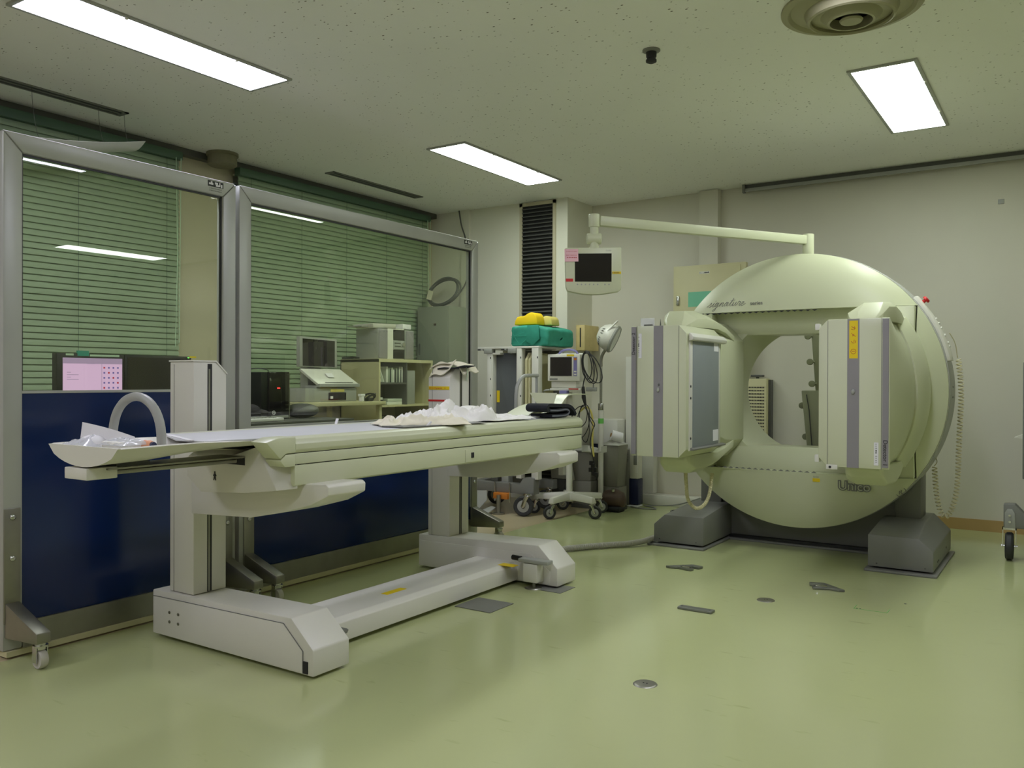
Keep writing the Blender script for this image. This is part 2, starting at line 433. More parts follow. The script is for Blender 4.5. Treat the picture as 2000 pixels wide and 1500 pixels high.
# ------------------------------------------------------------------ ceiling fittings
def slot_vent(y0, y1, label):
    t = thing('slot_diffuser', label, 'vent', (-5.04, (y0 + y1) / 2, CH), 'long slot air vents in the ceiling')
    x0, x1 = -5.085, -4.985
    fr = B().box(x0, x1, y0, y0 + .03, CH - .008, CH).box(x0, x1, y1 - .03, y1, CH - .008, CH)
    for xx in (x0, (x0 + x1) / 2 - .006, x1 - .012): fr.box(xx, xx + .012, y0, y1, CH - .008, CH)
    obj('vent_frame', fr, 'grey', t)
    obj('vent_slot', B().box(x0 + .01, x1 - .01, y0 + .02, y1 - .02, CH - .003, CH - .001), 'black', t)
slot_vent(1.75, 3.15, 'long black slot air vent at the upper left above the near blind')
slot_vent(4.93, 6.06, 'long slot air vent in the ceiling before the far blind')
t = thing('ceiling_diffuser', 'round cream ceiling air diffuser with concentric rings', 'vent', (-.86, 4.02, CH))
c0 = (-.84, 4.02, CH)
obj('outer_ring', B().lathe([(.30, -.001), (.30, -.012), (.27, -.02), (.262, -.012), (.255, -.002)], c0, seg=64, cap=False), 'diffcream', t)
obj('cone', B().lathe([(.262, -.004), (.20, -.02), (.185, -.055), (.175, -.06), (.17, -.05), (.185, -.01)], c0, seg=64, cap=False), 'diffcream', t)
obj('cone', B().lathe([(.175, -.035), (.13, -.04), (.10, -.07), (.09, -.07), (.10, -.02)], c0, seg=64, cap=False), 'diffcream', t)
obj('centre_disc', B().lathe([(.001, -.055), (.045, -.055), (.05, -.062), (.045, -.07), (.001, -.07)], c0, seg=48), 'diffcream', t)
obj('duct_throat', B().lathe([(.26, -.002), (.26, -.0015), (.001, -.0015)], c0, seg=48), 'inkd', t)
t = thing('heat_detector', 'small dark fire sensor hanging from the ceiling', 'sensor', (-1.80, 4.0, CH))
obj('mounting_plate', B().lathe([(.045, 0), (.045, -.006), (.03, -.012)], (-1.80, 4.0, CH), seg=28), 'grey', t)
obj('sensor_head', B().lathe([(.027, -.01), (.026, -.035), (.022, -.04), (.022, -.045), (.027, -.05), (.027, -.06), (.015, -.066)], (-1.80, 4.0, CH), seg=28), 'inkd', t)
t = thing('smoke_detector', 'drum-shaped smoke detector on the ceiling between the two blinds', 'sensor', (-5.30, 4.1, CH))
obj('base_plate', B().lathe([(.115, 0), (.115, -.02), (.11, -.022)], (-5.30, 4.10, CH), seg=36), 'concrete', t)
obj('housing', B().lathe([(.105, -.02), (.105, -.085), (.09, -.095)], (-5.30, 4.10, CH), seg=36), 'concrete', t)

t = thing('air_baffle', 'long curved translucent sheet hung on threads below the left slot air vent', 'baffle', (-5.0, 2.4, 2.5))
obj('sheet', B().grid(lambda u, v: (-5.10 + .20 * v, 1.55 + 1.66 * u, 2.50 + .10 * u ** 3 - .035 * math.sin(PI * v) - .05 * math.sin(PI * u) + .02 * v * u), 24, 8, .003), 'baffle', t, ang=80)
for yy, zz in ((2.20, 2.51), (2.55, 2.505), (2.95, 2.56), (3.12, 2.59)):
    obj('thread', B().tube(catmull([(-4.99, yy, 2.797), (-5.0, yy + .012, 2.70), (-4.98, yy + .02, (2.7 + zz) / 2 - .04), (-4.97, yy + .03, zz)]), .0014, seg=5), 'dgrey', t)
# ------------------------------------------------------------------ blinds
def blind(y0, y1, label):
    t = thing('venetian_blind', label, 'blind', (-5.38, (y0 + y1) / 2, .95), 'green venetian blinds on the window wall')
    X = -5.385
    obj('headrail', B().box(X - .03, X + .035, y0, y1, 2.69, 2.75, .004), 'headrail', t)
    s = B(); z = 2.672; p = .040; n = 0
    while z > 1.0:
        rings = []
        for yy in (y0 + .01, y1 - .01):
            q = []
            for k in range(5):
                a = (k / 4 - .5); d = .0250 * 2 * a; cur = .0035 * (1 - 4 * a * a)
                th = math.radians(71)
                q.append((X + d * math.cos(th) + cur * math.sin(th), yy, z - d * math.sin(th) + cur * math.cos(th)))
            rings.append(q)
        s.loft(rings, closed=False)
        z -= p
    obj('slats', s, 'slat', t, ang=80)
    obj('bottom_rail', B().box(X - .02, X + .02, y0, y1, .95, .975, .004), 'headrail', t)
    L = y1 - y0; n = 5
    c = B()
    for k in range(n):
        yy = y0 + .12 + (L - .24) * k / (n - 1)
        c.cyl((X + .021, yy, .97), (X + .021, yy, 2.70), .0015, seg=5)
    obj('ladder_cord', c, 'headrail', t)
    c = B(); yy = y1 - .06
    c.tube([(X + .04, yy, 2.70), (X + .045, yy + .01, 2.0), (X + .045, yy - .008, 1.35)], .003, seg=6)
    c.tube([(X + .04, yy + .04, 2.70), (X + .045, yy + .03, 2.0), (X + .045, yy + .025, 1.38)], .003, seg=6)
    obj('pull_cord', c, 'cord', t)
blind(1.0, 3.80, 'wide green venetian blind on the left, behind the nearer glazed screen')
blind(4.30, 6.63, 'green venetian blind in the far corner, behind the second glazed screen')

# ------------------------------------------------------------------ wall fittings at the back
t = thing('wall_grille', 'tall dark louvred air grille set in the pier', 'grille', (-4.2, 6.79, .1))
gx0, gx1 = -4.365, -4.03
obj('grille_frame', B().box(gx0 - .03, gx0, 6.775, 6.79, .10, 2.79).box(gx1, gx1 + .03, 6.775, 6.79, .10, 2.79)
    .box(gx0 - .03, gx1 + .03, 6.775, 6.79, 2.76, 2.79).box(gx0 - .03, gx1 + .03, 6.775, 6.79, .10, .13), 'wallg', t)
obj('grille_back', B().box(gx0, gx1, 6.786, 6.789, .12, 2.77), 'black', t)
s = B(); z = .15
while z < 2.75:
    s.prism([(6.7865, z), (6.766, z - .012), (6.766, z - .017), (6.7865, z - .005)], 'x', gx0, gx1); z += .036
obj('louvres', s, 'dgrey', t)
t = thing('wall_cabinet', 'cream metal wall cabinet with a chrome latch behind the scanner', 'cabinet', (-2.65, 7.18, 1.2))
obj('cabinet_body', B().box(-2.985, -2.33, 7.13, 7.188, 1.15, 2.135, .003), 'beige', t)
obj('cabinet_door', B().box(-2.965, -2.375, 7.118, 7.13, 1.17, 2.115, .002), 'beige', t)
h = obj('latch', B().cyl((-2.935, 7.112, 1.79), (-2.935, 7.112, 1.87), .014, seg=14, bv=.004).box(-2.947, -2.923, 7.112, 7.12, 1.79, 1.87), 'chrome', t)
obj('name_plate', B().box(-2.74, -2.645, 7.116, 7.118, 2.055, 2.075), 'white', t)
marks('plate_print', 8, .085, .012, (-2.735, 7.116, 2.059), (1, 0, 0), (0, 0, 1), 'inkd', t, 3, bold=(4, 5, 6, 7))
obj('green_sticker', B().box(-2.84, -2.62, 7.1155, 7.118, 1.77, 1.90), 'palegreen', t, 'green sheet taped on the door')
t = thing('metal_cabinet', 'tall grey metal cabinet in the window corner behind the shelf unit', 'cabinet', (-5.12, 6.58, 0))
obj('cabinet_body', B().box(-5.340, -4.95, 6.41, 6.78, 0, 1.825, .004), 'cabgrey', t)
obj('cabinet_door', B().box(-5.325, -4.97, 6.40, 6.41, .04, 1.79, .002), 'cabgrey', t)
obj('handle', B().box(-5.31, -5.295, 6.39, 6.40, 1.36, 1.47, .003), 'dgrey', t)
obj('faded_mark', B().box(-5.13, -5.10, 6.3985, 6.4005, 1.64, 1.66), 'maroon', t)
# coiled cable on top
t = thing('cable_coil', 'coil of grey cable standing on top of the grey metal cabinet', 'cable', (-5.12, 6.52, 1.825))
s = B(); rnd = random.Random(3)
for k in range(12):
    a0 = rnd.uniform(-.008, .008); r1 = .185 + rnd.uniform(-.016, .016); r2 = .132 + rnd.uniform(-.014, .014); yy = 6.53 + rnd.uniform(-.02, .02)
    s.tube([(-5.12 + a0 + r1 * math.cos(q), yy + .05 * math.sin(q), 1.975 + r2 * math.sin(q) + .012 * math.cos(q)) for q in [2 * PI * i / 40 for i in range(40)]], .006, seg=6, closed=True)
obj('cable_loops', s, 'coilgrey', t)
obj('lead', B().tube(catmull([(-4.97, 6.56, 1.93), (-4.90, 6.60, 2.05), (-4.90, 6.66, 2.25), (-4.99, 6.72, 2.5), (-5.05, 6.73, 2.65), (-5.09, 6.745, 2.795)]), .0075, seg=8), 'dgrey', t)
obj('cable_tag', B().box(-.028, .028, -.004, .004, -.045, .045).xf(Matrix.Translation((-5.24, 6.475, 1.945)) @ Matrix.Rotation(.3, 4, 'Y')), 'cloth2', t)
t = thing('control_box', 'pale wooden box with a black slit fixed to the side of the pier', 'box', (-3.84, 7.1, 1.38))
obj('box_body', B().box(-3.88, -3.79, 6.96, 7.24, 1.40, 1.635, .003), 'wood', t)
obj('slit', B().box(-3.84, -3.828, 6.9575, 6.9605, 1.43, 1.61), 'inkd', t)
tag(obj('wall_socket', B().box(-.475, -.435, 7.262, 7.27, 2.44, 2.475, .003), 'lgrey'), 'tiny bracket screwed high on the back wall at the right', 'bracket')
t = thing('wall_unit', 'white plastic unit low on the back wall behind the lamp stand', 'cabinet', (-3.6, 7.15, .52))
obj('unit_cover', B().box(-3.75, -3.48, 7.02, 7.268, .53, .76, .01), 'white', t)
obj('dark_intake', B().box(-3.74, -3.49, 7.05, 7.268, .41, .53), 'navy', t)

# ------------------------------------------------------------------ casters
def caster(parent, x, y, zt, r, ang, wm='rubber', w=.03, as_part=True):
    """swivel caster: fork (part) with its wheel (sub-part) or plain meshes when the parent is itself a part"""
    d = Vector((math.cos(ang), math.sin(ang), 0)); ax = Vector((-d.y, d.x, 0))
    c = Vector((x, y, r)) - d * r * .45
    f = B().cyl((x, y, zt - .012), (x, y, zt), r * .42, seg=16).cyl((x, y, r * 2 + .0), (x, y, zt - .01), r * .28, seg=12)
    for s_ in (-1, 1):
        o_ = ax * (w / 2 + .005) * s_
        t0 = Vector((x, y, r * 2 + .006)) + o_; t1 = c + o_
        f.tube([t0, t0 * .5 + t1 * .5 + Vector((0, 0, r * .15)), t1], r * .22, seg=6)
    f.box(x - w / 2 - .008, x + w / 2 + .008, y - w / 2 - .008, y + w / 2 + .008, r * 2 + .001, r * 2 + .010, .002)
    f.cyl(c - ax * (w / 2 + .012), c + ax * (w / 2 + .012), r * .14, seg=10)
    fo = obj('caster', f, 'chrome' if wm != 'rubberdark' else 'steel', parent)
    wb = B().lathe([(r * .55, -w / 2 * .8), (r * .62, -w / 2), (r * .9, -w / 2), (r, -w * .3), (r, w * .3), (r * .9, w / 2), (r * .62, w / 2), (r * .55, w / 2 * .8)], c, ax, seg=32)
    wo = obj('wheel', wb, wm, fo)
    obj('wheel_hub', B().cyl(c - ax * (w * .5), c + ax * (w * .5), r * .60, seg=24, bv=.001), 'lgrey', fo)
    obj('axle_cap', B().cyl(c - ax * (w * .5 + .002), c + ax * (w * .5 + .002), r * .22, seg=14), 'dgrey', fo)
    return fo
M['rubberdark'] = M['rubber']
M['nylon'] = mat('white_nylon', (200, 196, 186), .5)

# ------------------------------------------------------------------ glazed mobile screens
XS = -3.57
# (the panes sit very slightly out of plumb in their frames: LEAN)
def screen(y0, y1, zb, label, legs, labely, lx, LEAN):
    t = thing('mobile_glass_screen', label, 'screen', (XS, (y0 + y1) / 2, 0), 'mobile glazed shielding screens')
    z0, z1, fw = .03, 2.108, .078; hx = .028
    def mitre(a, b_, c, d, nm='frame_bar'):
        bb = B(); bb.prism([a, b_, c, d], 'x', XS - hx, XS + hx, .006)
        return bb
    fr = B()
    fr.prism([(y0, z1), (y1, z1), (y1 - fw, z1 - fw), (y0 + fw, z1 - fw)], 'x', XS - hx, XS + hx, .009)
    fr.prism([(y0, z1), (y0 + fw, z1 - fw), (y0 + fw, z0), (y0, z0)], 'x', XS - hx, XS + hx, .009)
    fr.prism([(y1, z1), (y1 - fw, z1 - fw), (y1 - fw, z0), (y1, z0)], 'x', XS - hx, XS + hx, .009)
    obj('frame', fr, 'alu', t)
    obj('bottom_rail', B().box(XS - hx, XS + hx - .002, y0 + fw, y1 - fw, z0, .135), 'steel', t)
    obj('floor_lip', B().box(XS - hx, XS + hx + .012, y0 + .01, y1 - .01, .008, z0), 'beige', t)
    obj('glass_pane', B().prism([(XS - .004 - LEAN, zb), (XS + .004 - LEAN, zb), (XS + .004 + LEAN, z1 - fw + .004), (XS - .004 + LEAN, z1 - fw + .004)], 'y', y0 + fw - .004, y1 - fw + .004), 'glass', t)
    obj('glazing_bead', B().box(XS + .004, XS + .014, y0 + fw, y0 + fw + .006, zb, z1 - fw).box(XS + .004, XS + .014, y1 - fw - .008, y1 - fw, zb, z1 - fw)
        .box(XS + .004, XS + .014, y0 + fw, y1 - fw, z1 - fw - .008, z1 - fw), 'black', t)
    p = obj('lower_panel', B().box(XS - .012, XS + .012, y0 + fw - .002, y1 - fw + .002, .133, zb), 'blue', t, 'blue lower panel')
    obj('top_strip', B().box(XS - .014, XS + .016, y0 + fw, y1 - fw, zb - .006, zb + .005), 'alu', p)
    # maker's plate (black block above small print)
    lp = obj('maker_plate', B().box(XS + hx, XS + hx + .002, labely - .045 * lx, labely + .045 * lx, z1 - fw * .52, z1 - fw * .16), 'black', t)
    s = B()
    for k, (a, c, e, g) in enumerate([(-.04, -.015, .3, .36), (-.005, .012, .22, .3), (.0, .02, .36, .42), (.02, .026, .2, .4), (-.03, -.02, .2, .26), (.03, .038, .3, .45)]):
        s.box(XS + hx + .002, XS + hx + .0025, labely + a * lx, labely + c * lx, z1 - fw * g - .004, z1 - fw * e)
    obj('emblem', s, 'paper', lp)
    s = B()
    for r_ in range(2):
        for k in range(9): s.box(XS + hx, XS + hx + .0008, labely + (-.035 + .008 * k) * lx, labely + (-.030 + .008 * k) * lx, z1 - fw * (.66 + .14 * r_), z1 - fw * (.60 + .14 * r_))
    obj('small_print', s, 'ink', lp)
    for yy in legs:
        g = B().prism([(XS - .27, .10), (XS - .27, .14), (XS, .235), (XS + .27, .14), (XS + .27, .10), (XS + .04, .085), (XS - .04, .085)], 'y', yy - .028, yy + .028, .004)
        g.box(XS + hx, XS + hx + .006, yy - .032, yy + .032, .14, .60, .002)
        lg = obj('leg', g, 'steel', t)
        for zz in (.565, .40): obj('bolt', B().ball((XS + hx + .008, yy, zz), .0125, 14, (.7, 1, 1)), 'chrome', lg)
        for s_ in (-1, 1):
            x_ = XS + .245 * s_
            c = B().cyl((x_, yy, .075), (x_, yy, .1), .02, seg=16).cyl((x_, yy, .085), (x_, yy, .092), .028, seg=16)
            for q in (-1, 1): c.box(x_ - .016, x_ + .012, yy + q * .021 - .002, yy + q * .021 + .002, .025, .086)
            obj('caster_fork', c, 'chrome', lg)
            obj('wheel', B().lathe([(.02, -.013), (.034, -.015), (.037, -.008), (.037, .008), (.034, .015), (.02, .013)], (x_, yy, .037), (0, 1, 0), seg=28), 'nylon', lg)
    return t
screen(1.70, 2.825, 1.065, 'nearer glazed mobile screen with blue lower panel, half hidden by the left column', (1.735, 2.77), 2.70, 1.0, -.0042)
screen(2.845, 4.925, .87, 'farther and wider glazed mobile screen with blue lower panel behind the couch', (2.905, 4.875), 4.80, 1.0, -.0068)

# ------------------------------------------------------------------ patient couch
bt = thing('patient_couch', 'long cream patient couch on two columns joined by a low floor beam', 'examination table', (-2.8, 3.1, 0))
def yprism(pts, a, b_, bv=.008): return B().prism(pts, 'y', a, b_, bv)
footp = [(-3.34, .016), (-3.34, .205), (-2.47, .215), (-2.35, .112), (-2.35, .012)]
ff = obj('foot_cover', yprism(footp, 2.225, 2.415, .006), 'cream', bt)
obj('side_plate', B().prism([(-3.33, .02), (-3.33, .178), (-2.51, .188), (-2.405, .10), (-2.405, .018)], 'y', 2.2215, 2.2255, .001), 'cream', ff)
for xx, zz in ((-3.215, .123), (-3.155, .123), (-3.215, .083), (-3.155, .083)): obj('bolt', B().cyl((xx, 2.219, zz), (xx, 2.2225, zz), .0065, seg=14), 'steel', ff)
obj('cover_seam', B().tube([(-3.332, 2.2225, .180), (-2.508, 2.2225, .190), (-2.402, 2.2225, .101), (-2.402, 2.2225, .02)], .0016, seg=5), 'ink', ff)
obj('corner_gap', B().box(-2.40, -2.376, 2.2205, 2.226, .02, .065), 'inkd', ff)
fr = obj('foot_cover', yprism([(-3.26, .012), (-3.26, .20), (-2.42, .222), (-2.30, .108), (-2.30, .012)], 3.93, 4.13, .006), 'cream', bt)
obj('side_plate', B().prism([(-3.25, .02), (-3.25, .165), (-2.47, .172), (-2.345, .09), (-2.345, .018)], 'y', 3.9265, 3.9305, .001), 'cream', fr)
def column(x0, x1, y0, y1, ztop, sgn, zb):
    # sgn=+1: bevelled top corner on the far side, -1: on the near side
    if sgn > 0: pr = [(y0, zb), (y0, ztop), (y1 - .055, ztop), (y1, ztop - .05), (y1, zb)]
    else: pr = [(y0, zb), (y0, ztop - .055), (y0 + .055, ztop), (y1, ztop), (y1, zb)]
    c = obj('column', B().prism(pr, 'x', x0, x1, .004), 'cream', bt)
    ys = y0 + .068 if sgn > 0 else y0 + .095
    obj('slot', B().box(x1 - .002, x1 + .0015, ys, ys + .022, zb + .003, ztop - .008), 'inkd', c)
    obj('slot_belt', B().box(x1 + .0012, x1 + .0025, ys + .004, ys + .012, zb + .003, ztop - .03), 'steel', c)
    if sgn > 0:
        obj('top_cap', B().prism([(y0 - .004, ztop), (y0 - .004, ztop + .007), (y1 - .054, ztop + .007), (y1 + .003, ztop - .047), (y1 + .003, ztop - .055), (y1 - .055, ztop)], 'x', x0 - .004, x1 + .004, .001), 'cream', c)
    obj('seam', B().box(x0 + .028, x0 + .030, y0 - .001, y0 + .003, zb, ztop - .01), 'ink', c)
    return c
c1 = column(-3.245, -3.083, 2.243, 2.408, 1.193, 1, .21)
c2 = column(-3.19, -3.03, 3.932, 4.12, 1.19, -1, .205)
for nm, z0_, z1_, m_, l_, xa, xb in (('tape_strip', 1.062, 1.082, 'yellow', 'yellow label', -3.186, -3.034), ('tape_strip', .993, 1.004, 'red', 'red tape', -3.19, -3.03), ('tape_strip', .925, .947, 'bluetape', 'blue tape', -3.16, -3.06)):
    obj(nm, B().box(xa, xb, 3.9300, 3.9325, z0_, z1_), m_, c2, l_)
text('lettering', 'ECG Dynamic  →', .017, (-3.182, 3.9295, 1.066), (1, 0, 0), (0, 0, 1), 'inkr', c2, .0002)
t = thing('folded_cloth', 'folded cream cloth with a black edge draped over the rear couch column', 'cloth', (-3.1, 4.03, 1.19))
obj('cloth_fold', B().grid(lambda u, v: (-3.20 + .24 * u, 3.955 + .15 * v + .02 * u, 1.196 + .030 * math.sin(PI * min(1, u * 1.05)) ** .6 + .006 * math.sin(9 * v + 4 * u) - .035 * max(0, .3 - v) - .03 * max(0, u - .85) * 6), 20, 12, .006), 'cloth2', t, ang=80)
obj('cloth_fold', B().grid(lambda u, v: (-3.18 + .15 * u, 3.925 + .07 * v, 1.150 + .062 * v + .02 * u + .01 * math.sin(7 * u) - .02 * (1 - v) * (1 - u)), 14, 8, .004), 'cloth2', t, ang=80)
obj('black_edge', B().grid(lambda u, v: (-3.13 + .20 * u, 3.94 + .10 * v, 1.187 + .014 * u + .004 * math.sin(8 * u)), 12, 6, .006), 'navycloth', t, ang=80)
obj('hanging_string', B().tube(catmull([(-2.985, 4.0, 1.205), (-2.96, 4.0, 1.19), (-2.955, 4.0, 1.15), (-2.96, 4.0, 1.12)]), .002, seg=5), 'cord', t)
# floor beam
bm_ = obj('floor_beam', yprism([(-2.86, .02), (-2.86, .095), (-2.83, .118), (-2.585, .118), (-2.555, .10), (-2.55, .02)], 2.41, 3.935, .004), 'cream', bt)
obj('warning_label', B().box(-2.70, -2.66, 2.98, 3.12, .1178, .1188), 'yellow', bm_)
obj('warning_label', B().box(-2.60, -2.50, 3.80, 3.86, .1178, .1188).xf(Matrix.Identity(4)), 'yellow', bm_)
# drive arms between columns and top
arm = [(-3.07, .558), (-3.07, .69), (-2.285, .735), (-2.27, .725), (-2.272, .692), (-2.36, .652), (-2.53, .608), (-2.70, .575)]
obj('support_arm', yprism(arm, 2.222, 2.42, .005), 'cream', bt)
arm2 = [(-3.02, .563), (-3.02, .69), (-2.285, .735), (-2.268, .722), (-2.27, .676), (-2.36, .640), (-2.53, .600), (-2.70, .575)]
obj('support_arm', yprism(arm2, 3.895, 4.10, .005), 'cream', bt)
obj('pivot_block', B().box(-2.62, -2.44, 2.26, 2.38, .70, .735).box(-2.62, -2.44, 3.93, 4.06, .70, .735), 'dgrey', bt)
# table housing
YF0, YF1 = 2.17, 4.36
XR0 = -2.39
hs = obj('side_housing', B().prism([(-2.99, .80), (-2.99, .74), (-2.93, .715), (-2.44, .715), (XR0, .728), (XR0, .803)], 'y', YF0, YF1, .003), 'shell', bt)
obj('middle_band', B().box(-2.99, XR0 + .002, YF0, YF1, .8065, .846, .003), 'shell', hs)
obj('dark_gap', B().box(-2.98, XR0 - .006, YF0 + .004, YF1 - .004, .80, .85), 'inkd', hs)
rl = [(-2.46, .849), (XR0 - .002, .849), (XR0 + .006, .862), (XR0 + .006, .882), (XR0 - .008, .900), (XR0 - .03, .906), (-2.46, .906)]
obj('side_rail', B().prism(rl, 'y', YF0, YF1, .002), 'shell', hs)
obj('side_rail', B().prism([(-2.40 + (-2.99 - p[0]) + 0.0, p[1]) for p in rl][::-1], 'y', YF0, YF1, .002) if False else
    B().prism([(-2.93, .849), (-2.99, .849), (-2.996, .865), (-2.99, .895), (-2.97, .906), (-2.93, .906)], 'y', 2.05, YF1, .002), 'shell', hs)
obj('end_cap', B().prism([(YF0 - .14, .895), (YF0 - .085, .909), (YF0, .909), (YF0, .849), (YF0 - .045, .849), (YF0 - .075, .83)], 'x', -2.47, XR0 + .008, .006), 'shell', hs)
obj('end_cap', B().prism([(YF0, .846), (YF0 - .045, .846), (YF0 - .072, .825), (YF0 - .05, .80), (YF0, .80)], 'x', -2.47, XR0 + .004, .003), 'shell', hs)
sb = obj('socket_panel', B().box(XR0, XR0 + .003, 3.22, 3.34, .73, .79, .001), 'shell', hs)
obj('switch', B().box(XR0 + .003, XR0 + .006, 3.265, 3.285, .75, .775), 'inkd', sb)
# tapering nose of the housing
ns = B().loft([[(x, 2.115, z) for x, z in ((-2.94, .815), (-2.70, .822), (-2.535, .868), (-2.50, .82), (-2.425, .712), (-2.60, .690), (-2.86, .676), (-2.95, .735))],
               [(x, 2.185, z) for x, z in ((-2.98, .835), (-2.70, .85), (-2.455, .868), (XR0, .803), (XR0, .716), (-2.60, .714), (-2.88, .712), (-2.985, .745))]], bv=.003)
nso = obj('nose_fairing', ns, 'cream', bt)
obj('rail_slot', B().box(-2.72, -2.60, 2.112, 2.118, .796, .828), 'inkd', nso)
fg = B(); fx, fy, fz = -2.775, 2.076, .745
def man(b_, x, y, z, s):
    b_.cyl((x, y - .001, z + s * .42), (x, y + .004, z + s * .42), s * .1, seg=12)
    b_.prism([(x - .1 * s, z + .3 * s), (x + .1 * s, z + .3 * s), (x + .28 * s, z - .02 * s), (x + .2 * s, z - .04 * s), (x + .09 * s, z + .12 * s), (x + .22 * s, z - .5 * s), (x + .12 * s, z - .5 * s), (x, z - .1 * s), (x - .12 * s, z - .5 * s), (x - .22 * s, z - .5 * s), (x - .09 * s, z + .12 * s), (x - .2 * s, z - .04 * s), (x - .28 * s, z - .02 * s)], 'y', y - .001, y + .004)
man(fg, fx, 2.1135, fz, .034)
obj('figure_symbol', fg, 'inkd', nso)
# pallet
pal = B()
def palsec(y, zl, dep, x0=-2.87, x1=-2.475, n=12):
    r = []
    for i in range(n + 1):
        u = i / n; r.append((x0 + (x1 - x0) * u, y, zl - dep * math.sin(PI * u) ** .55))
    for i in range(n, -1, -1):
        u = i / n; r.append((x0 + .006 + (x1 - x0 - .012) * u, y, zl + .004 - (dep - .008) * (math.sin(PI * u) ** .55) * (1 if dep > .03 else .5)))
    return r
pal.loft([palsec(1.50, .902, .060, -2.815, -2.43), palsec(1.515, .903, .062, -2.83, -2.43), palsec(1.70, .902, .060, -2.86, -2.465), palsec(1.86, .900, .045, -2.87, -2.49), palsec(2.0, .897, .032), palsec(4.3, .895, .03)])
obj('pallet', pal, 'cream', bt, ang=50)
obj('pallet_end', B().loft([[(x, 1.497, z) for x, y, z in palsec(1.5, .905, .065, -2.82, -2.425)[:13]] + [(-2.43, 1.497, .906), (-2.81, 1.497, .906)],
    [(x, 1.507, z) for x, y, z in palsec(1.5, .905, .065, -2.82, -2.425)[:13]] + [(-2.43, 1.507, .906), (-2.81, 1.507, .906)]]), 'cream', bt)
obj('mat', B().prism([(-2.99, 2.03), (-2.66, 1.86), (-2.50, 1.86), (-2.47, 2.08), (-2.44, 2.30), (-2.44, 4.30), (-2.95, 4.30), (-2.99, 4.1)], 'z', .9005, .9055, .001), 'vinylmat', bt)
obj('mat_edge', B().prism([(-2.93, 2.0), (-2.85, 1.96), (-2.57, 1.845), (-2.555, 1.86), (-2.84, 1.98)], 'z', .9055, .908), 'paper', bt)
obj('foot_board', B().box(-2.86, -2.50, 4.02, 4.34, .905, .918, .002), 'lgrey', bt)
rail = obj('under_rail', B().box(-2.70, -2.60, 1.52, 2.08, .808, .822, .003).box(-2.72, -2.58, 1.56, 2.1, .826, .832), 'steel', bt)
obj('rail_end_block', B().box(-2.72, -2.592, 1.495, 1.60, .798, .835, .003), 'cream', rail)
obj('rail_spacer', B().box(-2.68, -2.60, 1.60, 1.72, .832, .845), 'dgrey', rail)
# foot pedals
pd = obj('pedal', B().prism([(2.395, .112), (2.41, .115), (2.49, .118), (2.50, .11), (2.49, .098), (2.41, .095)], 'x', -2.475, -2.435, .003).xf(Matrix.Identity(4)), 'grey', bt)
bk = obj('brake_unit', B().box(-2.47, -2.38, 3.85, 3.925, .035, .135, .006), 'cream', bt)
obj('brake_lever', B().box(-2.50, -2.315, 3.85, 3.91, .138, .158, .004), 'lgrey', bk)
obj('lever_knob', B().cyl((-2.56, 3.89, .15), (-2.50, 3.88, .15), .014, seg=12), 'black', bk)
obj('levelling_foot', B().cyl((-2.42, 3.885, .006), (-2.42, 3.885, .04), .009, seg=12).cyl((-2.42, 3.885, 0), (-2.42, 3.885, .006), .05, .045, seg=24), 'steel', bk)
for xx, yy in ((-3.2, 2.32), (-2.5, 2.32), (-3.1, 4.03), (-2.45, 4.03)):
    obj('foot_pad', B().cyl((xx, yy, 0), (xx, yy, .02), .035, seg=20), 'inkd', bt)

# arch standing on the pallet
t = thing('arm_arch', 'grey padded tube arch standing on the near end of the couch', 'arch handle', (-2.68, 1.78, .9))
pts = [(-2.555, 1.73, .897), (-2.562, 1.735, .94), (-2.585, 1.745, .985)]
pts = []
for i in range(25):
    a = PI * i / 24
    pts.append((-2.722 + .143 * math.cos(a), 1.75, .905 + .153 * math.sin(a) ** .85))
obj('arch_tube', B().tube([(-2.579, 1.75, .880)] + pts + [(-2.865, 1.75, .880)], .0155, seg=12), 'lgrey', t, ang=60)
obj('foot_collar', B().cyl((-2.579, 1.75, .872), (-2.579, 1.75, .893), .020, seg=16), 'grey', t)

# things in the tray
def crumple(x0, x1, y0, y1, z0, h, seed, nu=26, nv=20, edge=.2, k=9, thick=.002, rot=0):
    cx, cy = (x0 + x1) / 2, (y0 + y1) / 2
    def f(u, v):
        x = x0 + (x1 - x0) * u; y = y0 + (y1 - y0) * v
        e = min(1, min(u, 1 - u) / edge) * min(1, min(v, 1 - v) / edge)
        p = Vector((x * k, y * k, seed))
        n_ = noise.noise(p) * .5 + .5 + .35 * abs(noise.noise(p * 2.3))
        wx = .03 * noise.noise(Vector((x * 6, y * 6, seed + 9))); wy = .03 * noise.noise(Vector((x * 6, y * 6, seed + 19)))
        z = z0 + h * n_ * (e ** .7) + .002
        return (cx + (x + wx - cx) * math.cos(rot) - (y + wy - cy) * math.sin(rot), cy + (x + wx - cx) * math.sin(rot) + (y + wy - cy) * math.cos(rot), z)
    return B().grid(f, nu, nv, thick)
tag(obj('paper_sheet', B().grid(lambda u, v: (-2.815 + .255 * u, 1.60 + .01 * v + .03 * u, .895 + .077 * v * (1 - .55 * u) + .004 * math.sin(u * 3)), 10, 6, .001), 'paper'),
    'white paper sheet standing up in the tray at the couch end', 'paper')
t = thing('plastic_bag', 'clear wrapped bag of supplies at the very tip of the couch tray', 'bag', (-2.74, 1.58, .86))
obj('bag_contents', B().ball((-2.735, 1.60, .893), .05, 16, (1.3, .9, .8)), 'paper', t)
obj('film', crumple(-2.81, -2.66, 1.52, 1.68, .893, .050, 4, edge=.3, k=22), 'clearfilm', t)
t = thing('wrapped_dressing', 'clear plastic packet of white dressings beside the paper in the tray', 'packet', (-2.60, 1.6, .87))
